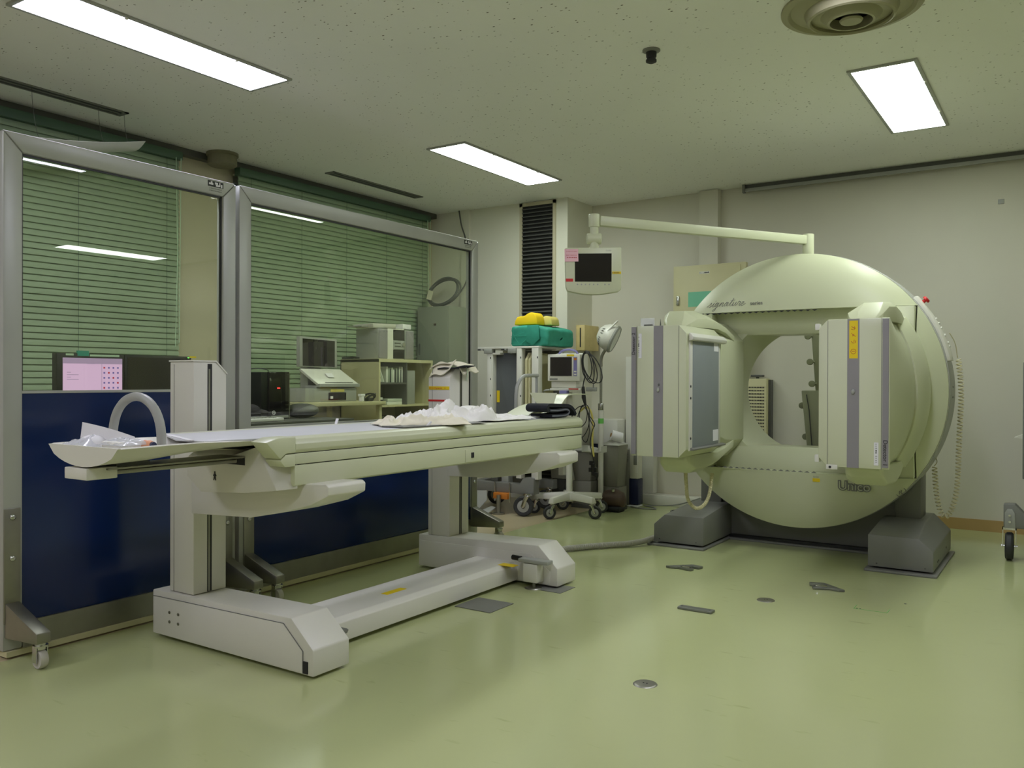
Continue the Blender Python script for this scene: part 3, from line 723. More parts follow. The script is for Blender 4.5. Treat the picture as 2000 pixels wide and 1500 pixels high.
obj('dressing', B().box(-2.64, -2.535, 1.57, 1.66, .875, .918, .008), 'cloth', t)
obj('film', crumple(-2.66, -2.515, 1.555, 1.675, .905, .026, 7, edge=.25, k=26), 'clearfilm', t)
t = thing('tape_roll', 'small peach coloured packet with a dark cap in the tray', 'packet', (-2.525, 1.665, .88))
obj('wrapper', B().lathe([(.001, -.02), (.014, -.02), (.018, -.01), (.016, .0), (.018, .01), (.014, .02), (.001, .02)], (-2.53, 1.665, .902), (.9, .2, 0), seg=14), 'orangepale', t)
obj('cap', B().cyl((-2.512, 1.669, .902), (-2.502, 1.671, .902), .012, seg=14), 'navy', t)

# things on the couch top
t = thing('crumpled_sheet', 'crumpled white sheet and blanket lying across the couch top', 'sheet', (-2.6, 3.6, .91))
def clothgrid(cx, cy, L, W, h, seed, rz, nu=64, nv=44, z0=.910, k=10):
    def f(u, v):
        a = (u - .5) * L; c = (v - .5) * W
        x = cx + a * math.cos(rz) - c * math.sin(rz); y = cy + a * math.sin(rz) + c * math.cos(rz)
        e = (min(1, min(u, 1 - u) / .22) * min(1, min(v, 1 - v) / .22)) ** .6
        p = Vector((x * k, y * k, seed)); nn = noise.noise(p) + .5 * noise.noise(p * 2.1) + .25 * noise.noise(p * 4.7)
        rid = (1 - abs(noise.noise(p * 1.6 + Vector((3, 1, 0))))) ** 5
        wob = .035 * noise.noise(Vector((x * 9, y * 9, seed + 5)))
        return (x + wob, y + .6 * wob, z0 + max(0, h * e * (.35 + .55 * nn + .55 * rid)) + .006 * (1 - e) * abs(nn) + .0015)
    return B().grid(f, nu, nv, .002)
obj('sheet_fold', clothgrid(-2.57, 3.10, .44, .24, .048, 1.5, .9), 'cloth2', t, ang=80)
obj('sheet_fold', clothgrid(-2.64, 3.42, .52, .30, .085, 8.5, 1.3), 'cloth', t, ang=80)
obj('sheet_fold', clothgrid(-2.56, 3.72, .42, .24, .030, 3.5, 1.5, z0=.912), 'cloth', t, ang=80)
obj('board', B().box(-2.60, -2.43, 2.86, 3.42, .909, .913).xf(Matrix.Translation((-2.5, 3.1, 0)) @ Matrix.Rotation(-.08, 4, 'Z') @ Matrix.Translation((2.5, -3.1, 0))), 'grey', t)
tag(obj('pillow', B().ball((-2.66, 3.62, .945), .09, 24, (.85, 1.25, .45)), 'cloth', ang=60), 'plump white pillow under the crumpled sheet on the couch', 'pillow')
for k_, (x_, y_, r_, l_) in enumerate(((-2.955, 2.94, .5, 'loose white strap end sticking up at the far couch edge beside the tower'), (-2.935, 3.76, .3, 'short white tie poking over the far couch edge before the white shelf'), (-2.45, 3.0, -.5, 'white tie lying over the near couch rail'))):
    tag(obj('strap', B().prism([(0, 0), (.012, .002), (.03, .022), (.024, .026), (.004, .006)], 'x', -.006, .006).xf(Matrix.Translation((x_, y_, .906)) @ Matrix.Rotation(r_, 4, 'Z')), 'paper'), l_, 'strap', 'white ties on the couch')
# leg rest: curved cream plastic shells
t = thing('leg_support', 'cream moulded plastic limb support standing at the far end of the couch', 'limb support', (-2.62, 4.2, .91))
def shell(path, x0, x1, th=.006, skew=0):
    P = catmull([(0, p[0], p[1]) for p in path], 6)
    def f(u, v):
        i = u * (len(P) - 1); a = int(min(i, len(P) - 2)); q = P[a].lerp(P[a + 1], i - a)
        return (x0 + (x1 - x0) * v, q.y + skew * v, q.z)
    return B().grid(f, len(P) - 1, 6, th)
obj('shell', shell([(4.09, .912), (4.16, .938), (4.26, .965), (4.36, .978), (4.42, .974)], -2.76, -2.60), 'shell', t, ang=60)
obj('upright_plate', B().grid(lambda u, v: (-2.70 - .07 * u + (.10 + .09 * u) * v, 4.38 + .01 * u + .02 * (v - .5) ** 2, .965 + .078 * u), 8, 8, .005), 'shell', t, ang=60)
obj('shell', shell([(4.16, .914), (4.28, .945), (4.37, .975), (4.44, 1.02), (4.50, 1.036), (4.72, 1.036)], -2.64, -2.54), 'shell', t, ang=60)
obj('base_plate', B().box(-2.80, -2.54, 4.05, 4.34, .909, .914), 'lgrey', t)
# bent hand rail at the far end of the couch
hr = obj('hand_rail', B().tube([(-2.88, 4.34, .775), (-2.88, 4.40, .775)] + catmull([(-2.88, 4.405, .80), (-2.88, 4.405, .95), (-2.88, 4.41, 1.04), (-2.88, 4.425, 1.09), (-2.88, 4.465, 1.13), (-2.88, 4.52, 1.148), (-2.88, 4.66, 1.15)], 5), .0115, seg=12), 'lgrey', bt, 'bent grey steel hand rail')
obj('rail_tip', B().cyl((-2.88, 4.65, 1.15), (-2.88, 4.65, .95), .009, seg=12), 'lgrey', hr)
# folded black wrap
t = thing('folded_wrap', 'folded black fabric wrap with grey edging on the far end of the couch', 'cloth', (-2.46, 4.18, .91))
def fold(c, m_, nm, w0, w1, th, off=0):
    P = catmull(c, 6); def_ = []
    up = []; lo = []
    for i, p in enumerate(P):
        a = P[max(0, i - 1)]; q = P[min(len(P) - 1, i + 1)]; d = (q - a).normalized(); n_ = Vector((0, -d.z, d.y))
        up.append(p + n_ * th); lo.append(p - n_ * th)
    ring0 = up + lo[::-1]
    return obj(nm, B().loft([[(w0, p.y, p.z) for p in ring0], [(w1, p.y, p.z) for p in ring0]]), m_, t, ang=50)
fc = [(0, 4.07, .921), (0, 4.14, .920), (0, 4.23, .922), (0, 4.262, .938), (0, 4.23, .953), (0, 4.14, .950), (0, 4.05, .952), (0, 4.025, .966), (0, 4.05, .980), (0, 4.12, .978), (0, 4.25, .974), (0, 4.31, .955), (0, 4.345, .920)]
fold(fc, 'navycloth', 'fabric', -2.56, -2.42, .0095)
fold([(0, p[1], p[2]) for p in fc[:7]], 'greycloth', 'edging', -2.4205, -2.4165, .0040)
# ------------------------------------------------------------------ ring scanner
CX, CZ, RR = -1.525, 1.056, .90
g = thing('gamma_camera', 'huge cream ring-shaped scanner with two box-like detector heads on a grey base', 'medical scanner', (CX, 5.8, 0))
YFr = 5.62
def yfront(x, z):
    r = math.hypot(x, z) / RR
    return YFr + .085 * r ** 7
def slab(fxz, nu, nv, yf, yb):
    b = B(); vf = []; vb = []
    for i in range(nu + 1):
        ra, rb = [], []
        for j in range(nv + 1):
            x, z = fxz(i / nu, j / nv)
            ra.append((CX + x, yf(x, z), CZ + z)); rb.append((CX + x, yb, CZ + z))
        vf.append(ra); vb.append(rb)
    bm = b.bm
    A = [[bm.verts.new(p) for p in r] for r in vf]; Bk = [[bm.verts.new(p) for p in r] for r in vb]
    for i in range(nu):
        for j in range(nv):
            bm.faces.new((A[i][j], A[i + 1][j], A[i + 1][j + 1], A[i][j + 1])); bm.faces.new((Bk[i][j], Bk[i][j + 1], Bk[i + 1][j + 1], Bk[i + 1][j]))
        bm.faces.new((A[i][0], Bk[i][0], Bk[i + 1][0], A[i + 1][0])); bm.faces.new((A[i][nv], A[i + 1][nv], Bk[i + 1][nv], Bk[i][nv]))
    for j in range(nv):
        bm.faces.new((A[0][j], A[0][j + 1], Bk[0][j + 1], Bk[0][j])); bm.faces.new((A[nu][j], Bk[nu][j], Bk[nu][j + 1], A[nu][j + 1]))
    bmesh.ops.remove_doubles(bm, verts=bm.verts, dist=.0004)
    return b
HZ = .530; HX = math.sqrt(RR * RR - HZ * HZ)
def capf(sg):
    def f(u, v):
        x = -HX + 2 * HX * u; zt = math.sqrt(max(0, RR * RR - x * x))
        return x, sg * (HZ + (zt - HZ) * v)
    return f
tc = obj('top_cover', slab(capf(1), 48, 12, yfront, 5.80), 'shell', g)
lc = obj('bottom_cover', slab(capf(-1), 48, 12, yfront, 5.80), 'shell', g)
def sidef(sg):
    def f(u, v):
        z = -HZ + 2 * HZ * u; xr = math.sqrt(RR * RR - z * z)
        return sg * (HX + (xr - HX) * v), z
    return f
obj('side_cover', slab(sidef(1), 30, 6, yfront, 5.80), 'shell', g)
obj('side_cover', slab(sidef(-1), 30, 6, yfront, 5.80), 'shell', g)
# serrated gap under the top cover / over the bottom cover
def serr(sg):
    b = B(); x = -.68
    while x < .12:
        z = CZ + sg * (HZ - .004)
        b.prism([(CX + x, z), (CX + x + .035, z), (CX + x + .0175, z - sg * .010)], 'y', YFr + .004, YFr + .01); x += .042
    return b
obj('vent_slit', serr(1), 'inkd', tc); obj('vent_slit', serr(-1), 'ink', lc)
obj('edge_strip', B().box(CX - HX, CX + HX, 5.622, 5.632, CZ - HZ - .001, CZ - HZ + .004), 'shell', lc)
# rims
obj('rim', B().lathe([(RR - .05, 5.795), (RR + .002, 5.71), (RR + .002, 5.735), (RR - .05, 5.80)], (CX, 0, CZ), (0, 1, 0), 128, cap=False), 'white', g)
band = obj('drum_band', B().lathe([(.60, 5.80), (RR - .004, 5.80), (RR - .004, 5.735), (RR + .006, 5.74), (RR + .006, 5.99), (RR - .03, 6.03), (.60, 6.03), (.60, 5.80)], (CX, 0, CZ), (0, 1, 0), 128, cap=False), 'lgrey', g)
# recessed plate with round opening
def hole_pt(a, r, c):
    x, z = r * math.cos(a), r * math.sin(a)
    if abs(z) > c: z = math.copysign(c, z)
    return x, z
def rect_pt(a, hx, hz):
    c, s_ = math.cos(a), math.sin(a); k = min(hx / abs(c) if abs(c) > 1e-6 else 9, hz / abs(s_) if abs(s_) > 1e-6 else 9)
    k = min(k, .885)
    return k * c, k * s_
N = 144; An = [2 * PI * i / N for i in range(N)]
def loopxy(fn, y): return [(CX + fn(a)[0], y, CZ + fn(a)[1]) for a in An]
pl = B().loft([loopxy(lambda a: rect_pt(a, HX + .06, HZ + .06), 5.86), loopxy(lambda a: rect_pt(a, HX + .06, HZ + .06), 5.795),
               loopxy(lambda a: (.575 * math.cos(a), .575 * math.sin(a)) if abs(.575 * math.sin(a)) < HZ + .05 else (.575 * math.cos(a), .575 * math.sin(a)), 5.795)], cap=False)
obj('back_plate', pl, 'shell', g)
pl = B().loft([loopxy(lambda a: (.573 * math.cos(a), .573 * math.sin(a)), 5.81), loopxy(lambda a: (.573 * math.cos(a), .573 * math.sin(a)), 5.785),
               loopxy(lambda a: hole_pt(a, .52, .44), 5.785), loopxy(lambda a: hole_pt(a, .46, .40), 5.90), loopxy(lambda a: hole_pt(a, .425, .385), 6.03), loopxy(lambda a: (.575 * math.cos(a), .575 * math.sin(a)), 6.032)], cap=False)
obj('bore_ring', pl, 'shell', g, ang=50)
for sg in (1, -1):
    z0_, z1_ = CZ + sg * .378, CZ + sg * .53
    pr = [(5.74, z1_), (5.755, CZ + sg * .44), (5.79, z0_), (6.0, z0_), (6.0, z1_)]
    obj('cross_band', B().prism(pr, 'x', CX - .56, CX + .56, .003), 'shell', g)
# detector heads
def mx_(s, X): return CX - .003 + s * X
def head(s):
    k = s
    # head body
    def ringA(y, xf, xc, zt, rb, xb=None, n=12):
        r = [(mx_(k, xf), y, CZ - zt + .05), (mx_(k, xf), y, CZ + zt - .05), (mx_(k, xc), y, CZ + zt)]
        for i in range(n + 1):
            z = zt - 2 * zt * i / n
            xx = xb if rb is None else math.sqrt(max(0, rb * rb - z * z))
            r.append((mx_(k, xx), y, CZ + z))
        r.append((mx_(k, xc), y, CZ - zt)); return r
    hb = B().loft([ringA(4.75, .378, .425, .395, None, .735), ringA(5.18, .378, .425, .395, .775), ringA(5.34, .378, .425, .395, .775)], bv=.004)
    name = 'detector_head'
    h = obj(name, hb, 'shell', g, 'detector head 1, on the right, with a yellow label' if s > 0 else 'detector head 2, on the left, showing its grey collimator face')
    yf = 4.7495
    fb = lambda xa, xb_, za, zb_, d=.002: B().box(min(mx_(k, xa), mx_(k, xb_)), max(mx_(k, xa), mx_(k, xb_)), yf - d, yf + .002, za, zb_)
    obj('front_stripe', fb(.525, .585, CZ - .394, CZ + .394), 'purple', h)
    obj('label_strip', fb(.700, .730, CZ - .385, CZ + .39, .006), 'purple', h)
    obj('panel_seam', fb(.424, .4255, CZ - .39, CZ + .39).box(*sorted((mx_(k, .694), mx_(k, .6965))), yf - .002, yf, CZ - .395, CZ + .395), 'ink', h)
    obj('locking_knob', B().ball((mx_(k, .555), yf - .006, CZ + .01), .010, 12, (1, .6, 1.5)), 'lgrey', h)
    if s > 0:
        obj('yellow_label', fb(.535, .578, CZ + .185, CZ + .385, .003), 'yellow', h)
        # hand written katakana, turned on its side
        kx, kz = mx_(1, .556), CZ + .36
        st = []
        def stroke(pts): st.append(pts)
        q = .017
        stroke([(-.5, .5), (-.5, -1.0)]); stroke([(-.9, .0), (.9, -.1), (.8, -.9), (.2, -.7)]); stroke([(.3, .8), (.1, -.2), (-.4, -.9)])
        off = 0
        Bk = B()
        glyphs = [[[(-.8, .35), (.7, .35), (.5, -.8), (.2, -.6)], [(0, .9), (-.1, .1), (-.7, -.8)]],
                  [[(.6, .9), (.1, -.1), (-.8, -.8)], [(-.4, .3), (.5, -.5)]],
                  [[(-.5, .8), (.5, .8)], [(-.8, .25), (.7, .25), (.4, -.4), (-.3, -.9)]]]
        for gi, gl in enumerate(glyphs):
            zc = CZ + .345 - gi * .036
            for sp in gl:
                # rotate a quarter turn clockwise
                Bk.tube([(kx + p[1] * .013, yf - .004, zc - p[0] * .013) for p in sp], .0011, seg=5)
        zc = CZ + .222
        Bk.tube([(kx + .013 * math.cos(a), yf - .004, zc + .013 * math.sin(a)) for a in [2 * PI * i / 20 for i in range(20)]], .0010, seg=5, closed=True)
        Bk.tube([(kx - .007, yf - .004, zc), (kx + .007, yf - .004, zc)], .0012, seg=5)
        obj('handwriting', Bk, 'inkr', h)
        text('lettering', 'Detector 1', .030, (mx_(1, .706), yf - .0075, CZ - .24), (0, 0, -1), (1, 0, 0), 'inkd', h, .0004)
        obj('small_sticker', fb(.660, .682, CZ - .375, CZ - .255, .002), 'paper', h)
        marks('sticker_print', 10, .105, .009, (mx_(1, .667), yf - .002, CZ - .262), (0, 0, -1), (1, 0, 0), 'ink', h, 4, bold=(3, 4))
        obj('hinge', B().box(mx_(1, .355), mx_(1, .38), 4.76, 4.80, CZ + .34, CZ + .375, .004).box(mx_(1, .355), mx_(1, .38), 4.76, 4.80, CZ - .375, CZ - .335, .004), 'white', h)
        ct = obj('corner_tag', B().box(mx_(1, .42), mx_(1, .478), yf - .004, yf + .002, CZ - .408, CZ - .383, .001), 'white', h)
        obj('tag_dot', B().cyl((mx_(1, .440), yf - .0055, CZ - .396), (mx_(1, .440), yf - .003, CZ - .396), .007, seg=18), 'inkd', ct)
        obj('collimator_edge', B().box(mx_(1, .368), mx_(1, .379), 4.80, 5.30, CZ - .34, CZ + .335), 'black', h)
    else:
        text('lettering', 'Detector 2', .030, (mx_(-1, .706), yf - .0075, CZ + .22), (0, 0, 1), (-1, 0, 0), 'inkd', h, .0004)
        obj('small_sticker', fb(.664, .684, CZ + .20, CZ + .35, .002), 'paper', h)
        marks('sticker_print', 11, .125, .009, (mx_(-1, .679), yf - .002, CZ + .212), (0, 0, 1), (-1, 0, 0), 'ink', h, 4, bold=(5, 6))
        obj('locking_knob', B().ball((mx_(k, .55), yf - .004, CZ + .04), .006, 10, (1, .5, 1.2)), 'dgrey', h)
        # collimator face (towards +x)
        xf = mx_(-1, .378)
        cf = obj('collimator_frame', B().box(xf - .002, xf + .008, 4.79, 5.30, CZ - .355, CZ + .345, .002), 'white', h)
        obj('collimator_face', B().box(xf + .007, xf + .011, 4.83, 5.27, CZ - .335, CZ + .33, .001), 'grey_blue', h, 'blue grey collimator face')
        obj('upper_lip', B().prism([(xf + .006, CZ + .345), (xf + .006, CZ + .30), (xf + .03, CZ + .305), (xf + .035, CZ + .325), (xf + .01, CZ + .35)], 'y', 4.775, 5.36, .003), 'white', h)
        obj('lower_lip', B().prism([(xf + .006, CZ - .335), (xf + .006, CZ - .352), (xf + .028, CZ - .352), (xf + .03, CZ - .342)], 'y', 4.80, 5.36, .002), 'grey', h)
        obj('face_sticker', B().box(xf + .011, xf + .0125, 5.18, 5.26, CZ + .25, CZ + .32).box(xf + .011, xf + .0125, 5.17, 5.26, CZ - .315, CZ - .245), 'paper', h)
        s_ = B()
        for yy, zz in ((4.80, .315), (4.80, .03), (4.80, -.04), (4.80, -.28)): s_.cyl((xf + .007, yy, CZ + zz), (xf + .0105, yy, CZ + zz), .008, seg=10)
        obj('latch_hole', s_, 'inkd', h)
        s_ = B().box(mx_(k, .66), mx_(k, .61), 4.77, 4.80, CZ + .396, CZ + .406, .001)
        obj('rubber_stop', s_, 'dgrey', h)
        obj('pin', B().cyl((mx_(k, .555), 4.78, CZ + .395), (mx_(k, .555), 4.78, CZ + .435), .005, .001, seg=8), 'dgrey', h)
        obj('acrylic_guard', B().box(mx_(k, .69), mx_(k, .60), 4.79, 4.793, CZ + .395, CZ + .445), 'clearfilm', h)
    # top and bottom pivot covers
    for sg, nm in ((1, 'pivot_cover'), (-1, 'pivot_cover')):
        def cr(y, xa, xb_, za, zb_, ch):
            return [(mx_(k, xa), y, CZ + sg * za), (mx_(k, xb_), y, CZ + sg * za), (mx_(k, xb_), y, CZ + sg * (zb_ - ch * .5)), (mx_(k, xb_ - ch * .6), y, CZ + sg * zb_), (mx_(k, xa + ch * 1.6), y, CZ + sg * zb_), (mx_(k, xa), y, CZ + sg * (zb_ - ch))]
        if sg > 0:
            rs = [cr(5.02, .50, .62, .400, .415, .012), cr(5.05, .47, .65, .399, .455, .03), cr(5.11, .45, .67, .399, .508, .055), cr(5.22, .43, .69, .400, .515, .055), cr(5.38, .41, .69, .400, .492, .05), cr(5.50, .40, .69, .380, .445, .03), cr(5.62, .385, .69, .33, .385, .02)]
        else:
            rs = [cr(5.0, .48, .64, .405, .43, .01), cr(5.02, .46, .66, .402, .47, .02), cr(5.10, .45, .67, .402, .520, .03), cr(5.25, .44, .69, .402, .525, .04), cr(5.38, .41, .69, .402, .50, .04), cr(5.50, .40, .69, .380, .45, .03), cr(5.62, .385, .69, .33, .40, .02)]
        y_ = obj(nm, B().loft(rs, bv=.006), 'shell', g, ang=40)
    # rear yoke shell
    def ringY(y, xin, rz, rb, n=14):
        zt = rz; r = []
        r.append((mx_(k, xin + .10), y, CZ - zt)); r.append((mx_(k, xin), y, CZ - zt + .12)); r.append((mx_(k, xin), y, CZ + zt - .12)); r.append((mx_(k, xin + .10), y, CZ + zt))
        for i in range(n + 1):
            z = zt - 2 * zt * i / n; r.append((mx_(k, math.sqrt(rb * rb - z * z)), y, CZ + z))
        return r
    yk = B().loft([ringY(5.345, .42, .398, .785), ringY(5.50, .405, .445, .820), ringY(5.60, .39, .455, .820), ringY(5.79, .375, .455, .80)], bv=.005)
    obj('yoke', yk, 'shell', g)
    cb = B().box(*sorted((mx_(k, .55), mx_(k, .722))), 5.64, 5.80, CZ - .525, CZ + .525, .004)
    obj('carriage', cb, 'shell', g)
    # linear slots beside the carriages
    return h
M['grey_blue'] = mat('collimator_blue_grey', (140, 146, 148), .5, var=.04, scale=2)
head(1); head(-1)
# base
def footblk(sx):
    x0, x1 = (.51, .863)
    P = lambda X, y, z: (CX + sx * X, y, z)
    b = B().loft([[P(x0, 5.38, .025), P(x1, 5.38, .025), P(x1, 5.38, .142), P(.785, 5.38, .212), P(x0, 5.38, .212)],
                  [P(x0, 5.80, .025), P(x1, 5.80, .025), P(x1, 5.80, .150), P(.765, 5.80, .25), P(x0, 5.80, .25)],
                  [P(x0, 6.20, .025), P(x1, 6.20, .025), P(x1, 6.20, .155), P(.765, 6.20, .255), P(x0, 6.20, .255)]], bv=.006)
    f = obj('base_foot', b, 'grey', g)
    s = B()
    for X, zz in ((.56, .045), (.82, .045)): s.cyl(P(X, 5.377, zz), P(X, 5.383, zz), .005, seg=10)
    for yy, zz in ((5.55, .06), (5.6, .06), (5.95, .08)): s.cyl((CX + sx * (x1 - .003), yy, zz), (CX + sx * (x1 + .003), yy, zz), .006, seg=10)
    obj('screw', s, 'dgrey', f)
footblk(-1); footblk(1)
obj('base_plate', B().box(CX - .895, CX - .495, 5.345, 6.22, 0, .014, .003).box(CX + .495, CX + .885, 5.345, 6.22, 0, .014, .003).box(CX - .495, CX + .495, 5.86, 6.22, 0, .014, .003), 'grey', g)
obj('floor_channel', B().box(CX - .51, CX + .51, 5.89, 5.925, .014, .03).box(CX - .51, CX + .51, 5.95, 6.2, .014, .024), 'black', g)
obj('cross_beam', B().box(CX - .62, CX + .62, 5.935, 6.18, .03, .52, .004), 'grey', g)
for sx in (-1, 1):
    obj('support_post', B().box(*sorted((CX + sx * .575, CX + sx * .725)), 5.90, 6.12, .20, .66, .004), 'grey', g)
# lettering on covers
sig = [[(-.3, 0), (.2, .55), (.45, 1.05), (.5, .6), (.62, .25), (.45, -.03), (.2, .02), (.35, -.02), (.6, .1), (.95, .55), (1.15, .95), (1.05, .4), (1.1, .02), (1.35, .15), (1.6, .6),
        (1.95, .95), (1.65, .9), (1.5, .45), (1.65, .05), (1.95, .4), (2.2, .95), (2.05, .1), (1.85, -.8), (1.5, -1.1), (1.45, -.8), (1.9, -.3), (2.4, .15), (2.65, .6), (2.8, .95), (2.7, .4), (2.6, 0),
        (2.8, .5), (3.1, .92), (3.25, .8), (3.15, .3), (3.25, .02), (3.5, .2), (3.75, .6), (4.15, .92), (3.85, .9), (3.65, .4), (3.8, .03), (4.1, .4), (4.35, .92), (4.2, .3), (4.3, .02), (4.55, .25),
        (4.9, 1.0), (5.15, 1.9), (4.95, .9), (4.85, .25), (5.0, .02), (5.25, .25), (5.5, .95), (5.4, .35), (5.5, .02), (5.8, .35), (6.05, .95), (5.95, .3), (6.05, .02), (6.3, .3),
        (6.5, .95), (6.6, 1.1), (6.7, .95), (6.95, .92), (6.85, .4), (6.9, .02), (7.15, .2), (7.55, .55), (7.62, .9), (7.35, .9), (7.2, .4), (7.35, .02), (7.7, .1), (8.1, .5)],
       [(4.65, 1.3), (5.6, 1.42)], [(1.28, 1.35), (1.33, 1.5)]]
b = B(); u_ = .0335; sx0, sz0 = -2.128, 1.620
def lx(x, z): return yfront(x - CX, z - CZ) - .0012
for sp in sig:
    P = []
    for p in catmull([(q[0] + .32 * q[1], q[1] * 1.0, 0) for q in sp], 4):
        X = sx0 + .012 + p[0] * u_; Z = sz0 + .008 + p[1] * u_ * .85; P.append((X, lx(X, Z), Z))
    b.tube(P, [.0009 + .0009 * abs(math.sin(i * .7)) for i in range(len(P))], seg=5)
obj('script_lettering', b, 'ink', tc)
text('lettering', 'series', .036, (sx0 + .32, YFr + .0045, sz0 + .008), (1, 0, 0), (0, 0, 1), 'ink', tc, .0015)
text('lettering', 'Unico', .080, (-1.240, YFr + .006, .436), (1, 0, 0), (0, 0, 1), 'ink', lc, .004, offset=.005)
text('lettering', 'Unico', .080, (-1.240, YFr + .0025, .436), (1, 0, 0), (0, 0, 1), 'shell', lc, .002, offset=-.002)
b = B().tube([(-.885 + .030 * math.cos(a), lx(-.885, .44) + .001, .438 + .030 * math.sin(a)) for a in [2 * PI * i / 28 for i in range(28)]], .0022, seg=6, closed=True)
obj('ring_mark', b, 'ink', lc)
text('lettering', 'R', .042, (-.898, lx(-.885, .44) - .002, .424), (1, 0, 0), (0, 0, 1), 'ink', lc, .002)
obj('yellow_label', B().box(-1.395, -1.35, YFr - .0005, YFr + .003, .475, .497), 'yellow', lc)
marks('small_print', 5, .036, .010, (-1.390, YFr + .001, .502), (1, 0, 0), (0, 0, 1), 'ink', lc, 6, depth=.001)
# control strip on the rim
def rimpt(a, r, y): return (CX + r * math.cos(a), y, CZ + r * math.sin(a))
cs = B()
rings = []
for i in range(15):
    a = math.radians(40 - 28 * i / 14)
    rings.append([rimpt(a, RR + .004, 5.76), rimpt(a, RR + .022, 5.765), rimpt(a, RR + .030, 5.80), rimpt(a, RR + .030, 5.86), rimpt(a, RR + .004, 5.88)])
cso = obj('control_strip', cs.loft(rings, bv=.002), 'cream', g)
s = B()
for d in (29, 27, 25, 22, 19, 17.5): s.cyl(rimpt(math.radians(d), RR + .028, 5.83), rimpt(math.radians(d), RR + .038, 5.83), .008, seg=10)
obj('button', s, 'white', cso)
es = B().cyl(rimpt(math.radians(37), RR + .02, 5.82), rimpt(math.radians(37), RR + .05, 5.82), .011, seg=16).cyl(rimpt(math.radians(37), RR + .046, 5.82), rimpt(math.radians(37), RR + .062, 5.82), .024, .020, seg=20, bv=.002)
obj('emergency_button', es, 'red', cso, 'red mushroom stop button')
s = B()
for d in (2, -2): s.cyl(rimpt(math.radians(d), RR + .004, 5.86), rimpt(math.radians(d), RR + .009, 5.86), .006, seg=8)
obj('rim_screw', s, 'dgrey', band)
# coiled cords
def coil(path, r, turns, wr, seg=10, taper=None):
    P = [Vector(p) for p in catmull(path, 12)]; L = [0]
    for a, q in zip(P[:-1], P[1:]): L.append(L[-1] + (q - a).length)
    out = []; n = int(turns * seg)
    for i in range(n + 1):
        s_ = L[-1] * i / n; j = 0
        while j < len(L) - 2 and L[j + 1] < s_: j += 1
        f = (s_ - L[j]) / max(1e-6, L[j + 1] - L[j]); p = P[j].lerp(P[j + 1], f); t_ = (P[j + 1] - P[j]).normalized()
        x = t_.cross(Vector((.3, 1, 0))).normalized(); y = t_.cross(x); a = 2 * PI * turns * i / n
        out.append(p + x * r * math.cos(a) + y * r * math.sin(a))
    return B().tube(out, wr, seg=5)
t = thing('handset_cord', 'cream coiled cord hanging in a loop from the right edge of the scanner', 'cord', (-.6, 5.9, .3))
obj('coiled_part', coil([(-.60, 5.97, 1.26), (-.585, 5.98, 1.05), (-.595, 5.98, .75), (-.605, 5.97, .45), (-.64, 5.95, .30), (-.685, 5.95, .285), (-.715, 5.95, .40), (-.73, 5.95, .58)], .014, 60, .0040), 'curlcord', t, ang=80)
obj('plain_part', B().tube(catmull([(-.73, 5.95, .585), (-.715, 5.94, .62), (-.735, 5.92, .68), (-.73, 5.93, .76)]), .003, seg=6).tube(catmull([(-.605, 5.965, 1.27), (-.615, 5.92, 1.36), (-.64, 5.87, 1.42)]), .003, seg=6), 'curlcord', t)
t = thing('head_cable', 'ribbed cream cable looping below the left detector head', 'cable', (-2.2, 5.5, .2))
pp = [(-2.13, 5.30, .56), (-2.13, 5.32, .42), (-2.125, 5.34, .33), (-2.09, 5.38, .275), (-2.05, 5.42, .29), (-2.025, 5.46, .36), (-2.02, 5.50, .50)]
obj('ribbed_sleeve', coil(pp, .009, 70, .0042, 8), 'curlcord', t, ang=80)
obj('core', B().tube(catmull(pp), .009, seg=8), 'curlcord', t)
# monitor on a swing arm
t = thing('swing_arm_monitor', 'small cream framed monitor hanging from a long swing arm above the scanner', 'monitor', (-1.46, 5.75, 1.95))
PX, PY = -1.46, 5.74
obj('arm_post', B().cyl((PX, PY, 1.90), (PX, PY, 2.085), .036, seg=28, bv=.004), 'shell', t)
a0 = Vector((PX, PY, 2.045)); a1 = Vector((-2.43, 4.64, 2.095)); dd = (a1 - a0).normalized(); sd = dd.cross(Vector((0, 0, 1))).normalized(); up_ = sd.cross(dd)
bb = B(); 
def rc(c, w_, h_): return [c + sd * w_ + up_ * h_, c - sd * w_ + up_ * h_, c - sd * w_ - up_ * h_, c + sd * w_ - up_ * h_]
obj('swing_arm', bb.loft([rc(a0, .024, .028), rc(a1, .024, .030)], bv=.004), 'shell', t)
ex, ey = -2.45, 4.615
obj('arm_knuckle', B().cyl((ex, ey, 2.055), (ex, ey, 2.135), .034, seg=28, bv=.005), 'shell', t)
obj('drop_tube', B().cyl((ex, ey, 1.93), (ex, ey, 2.06), .026, seg=24).cyl((ex, ey, 1.90), (ex, ey, 1.94), .030, seg=24), 'shell', t)
md = Vector((math.cos(-yaw), math.sin(-yaw) * 1.0, 0))     # along the screen
md = Vector((math.cos(yaw), -math.sin(yaw), 0)); mn = Vector((-math.sin(yaw), -math.cos(yaw), 0))
obj('tilt_joint', B().cyl(Vector((ex, ey, 1.985)) - md * .045, Vector((ex, ey, 1.985)) + md * .045, .034, seg=24, bv=.008), 'shell', t)
def mon(pts, d0, d1, m_, nm, par, bv=.0):
    c = Vector((ex, ey, 1.78)) - mn * 0
    return obj(nm, B().loft([[c + md * p[0] + Vector((0, 0, p[1])) + mn * d0 for p in pts], [c + md * p[0] + Vector((0, 0, p[1])) + mn * d1 for p in pts]], bv=bv), m_, par)
DX = -.008
cs_ = [(-.172, .145), (.172, .150), (.172, -.105), (.155, -.120), (.06, -.135), (0, -.138), (-.06, -.135), (-.155, -.118), (-.165, -.09)]
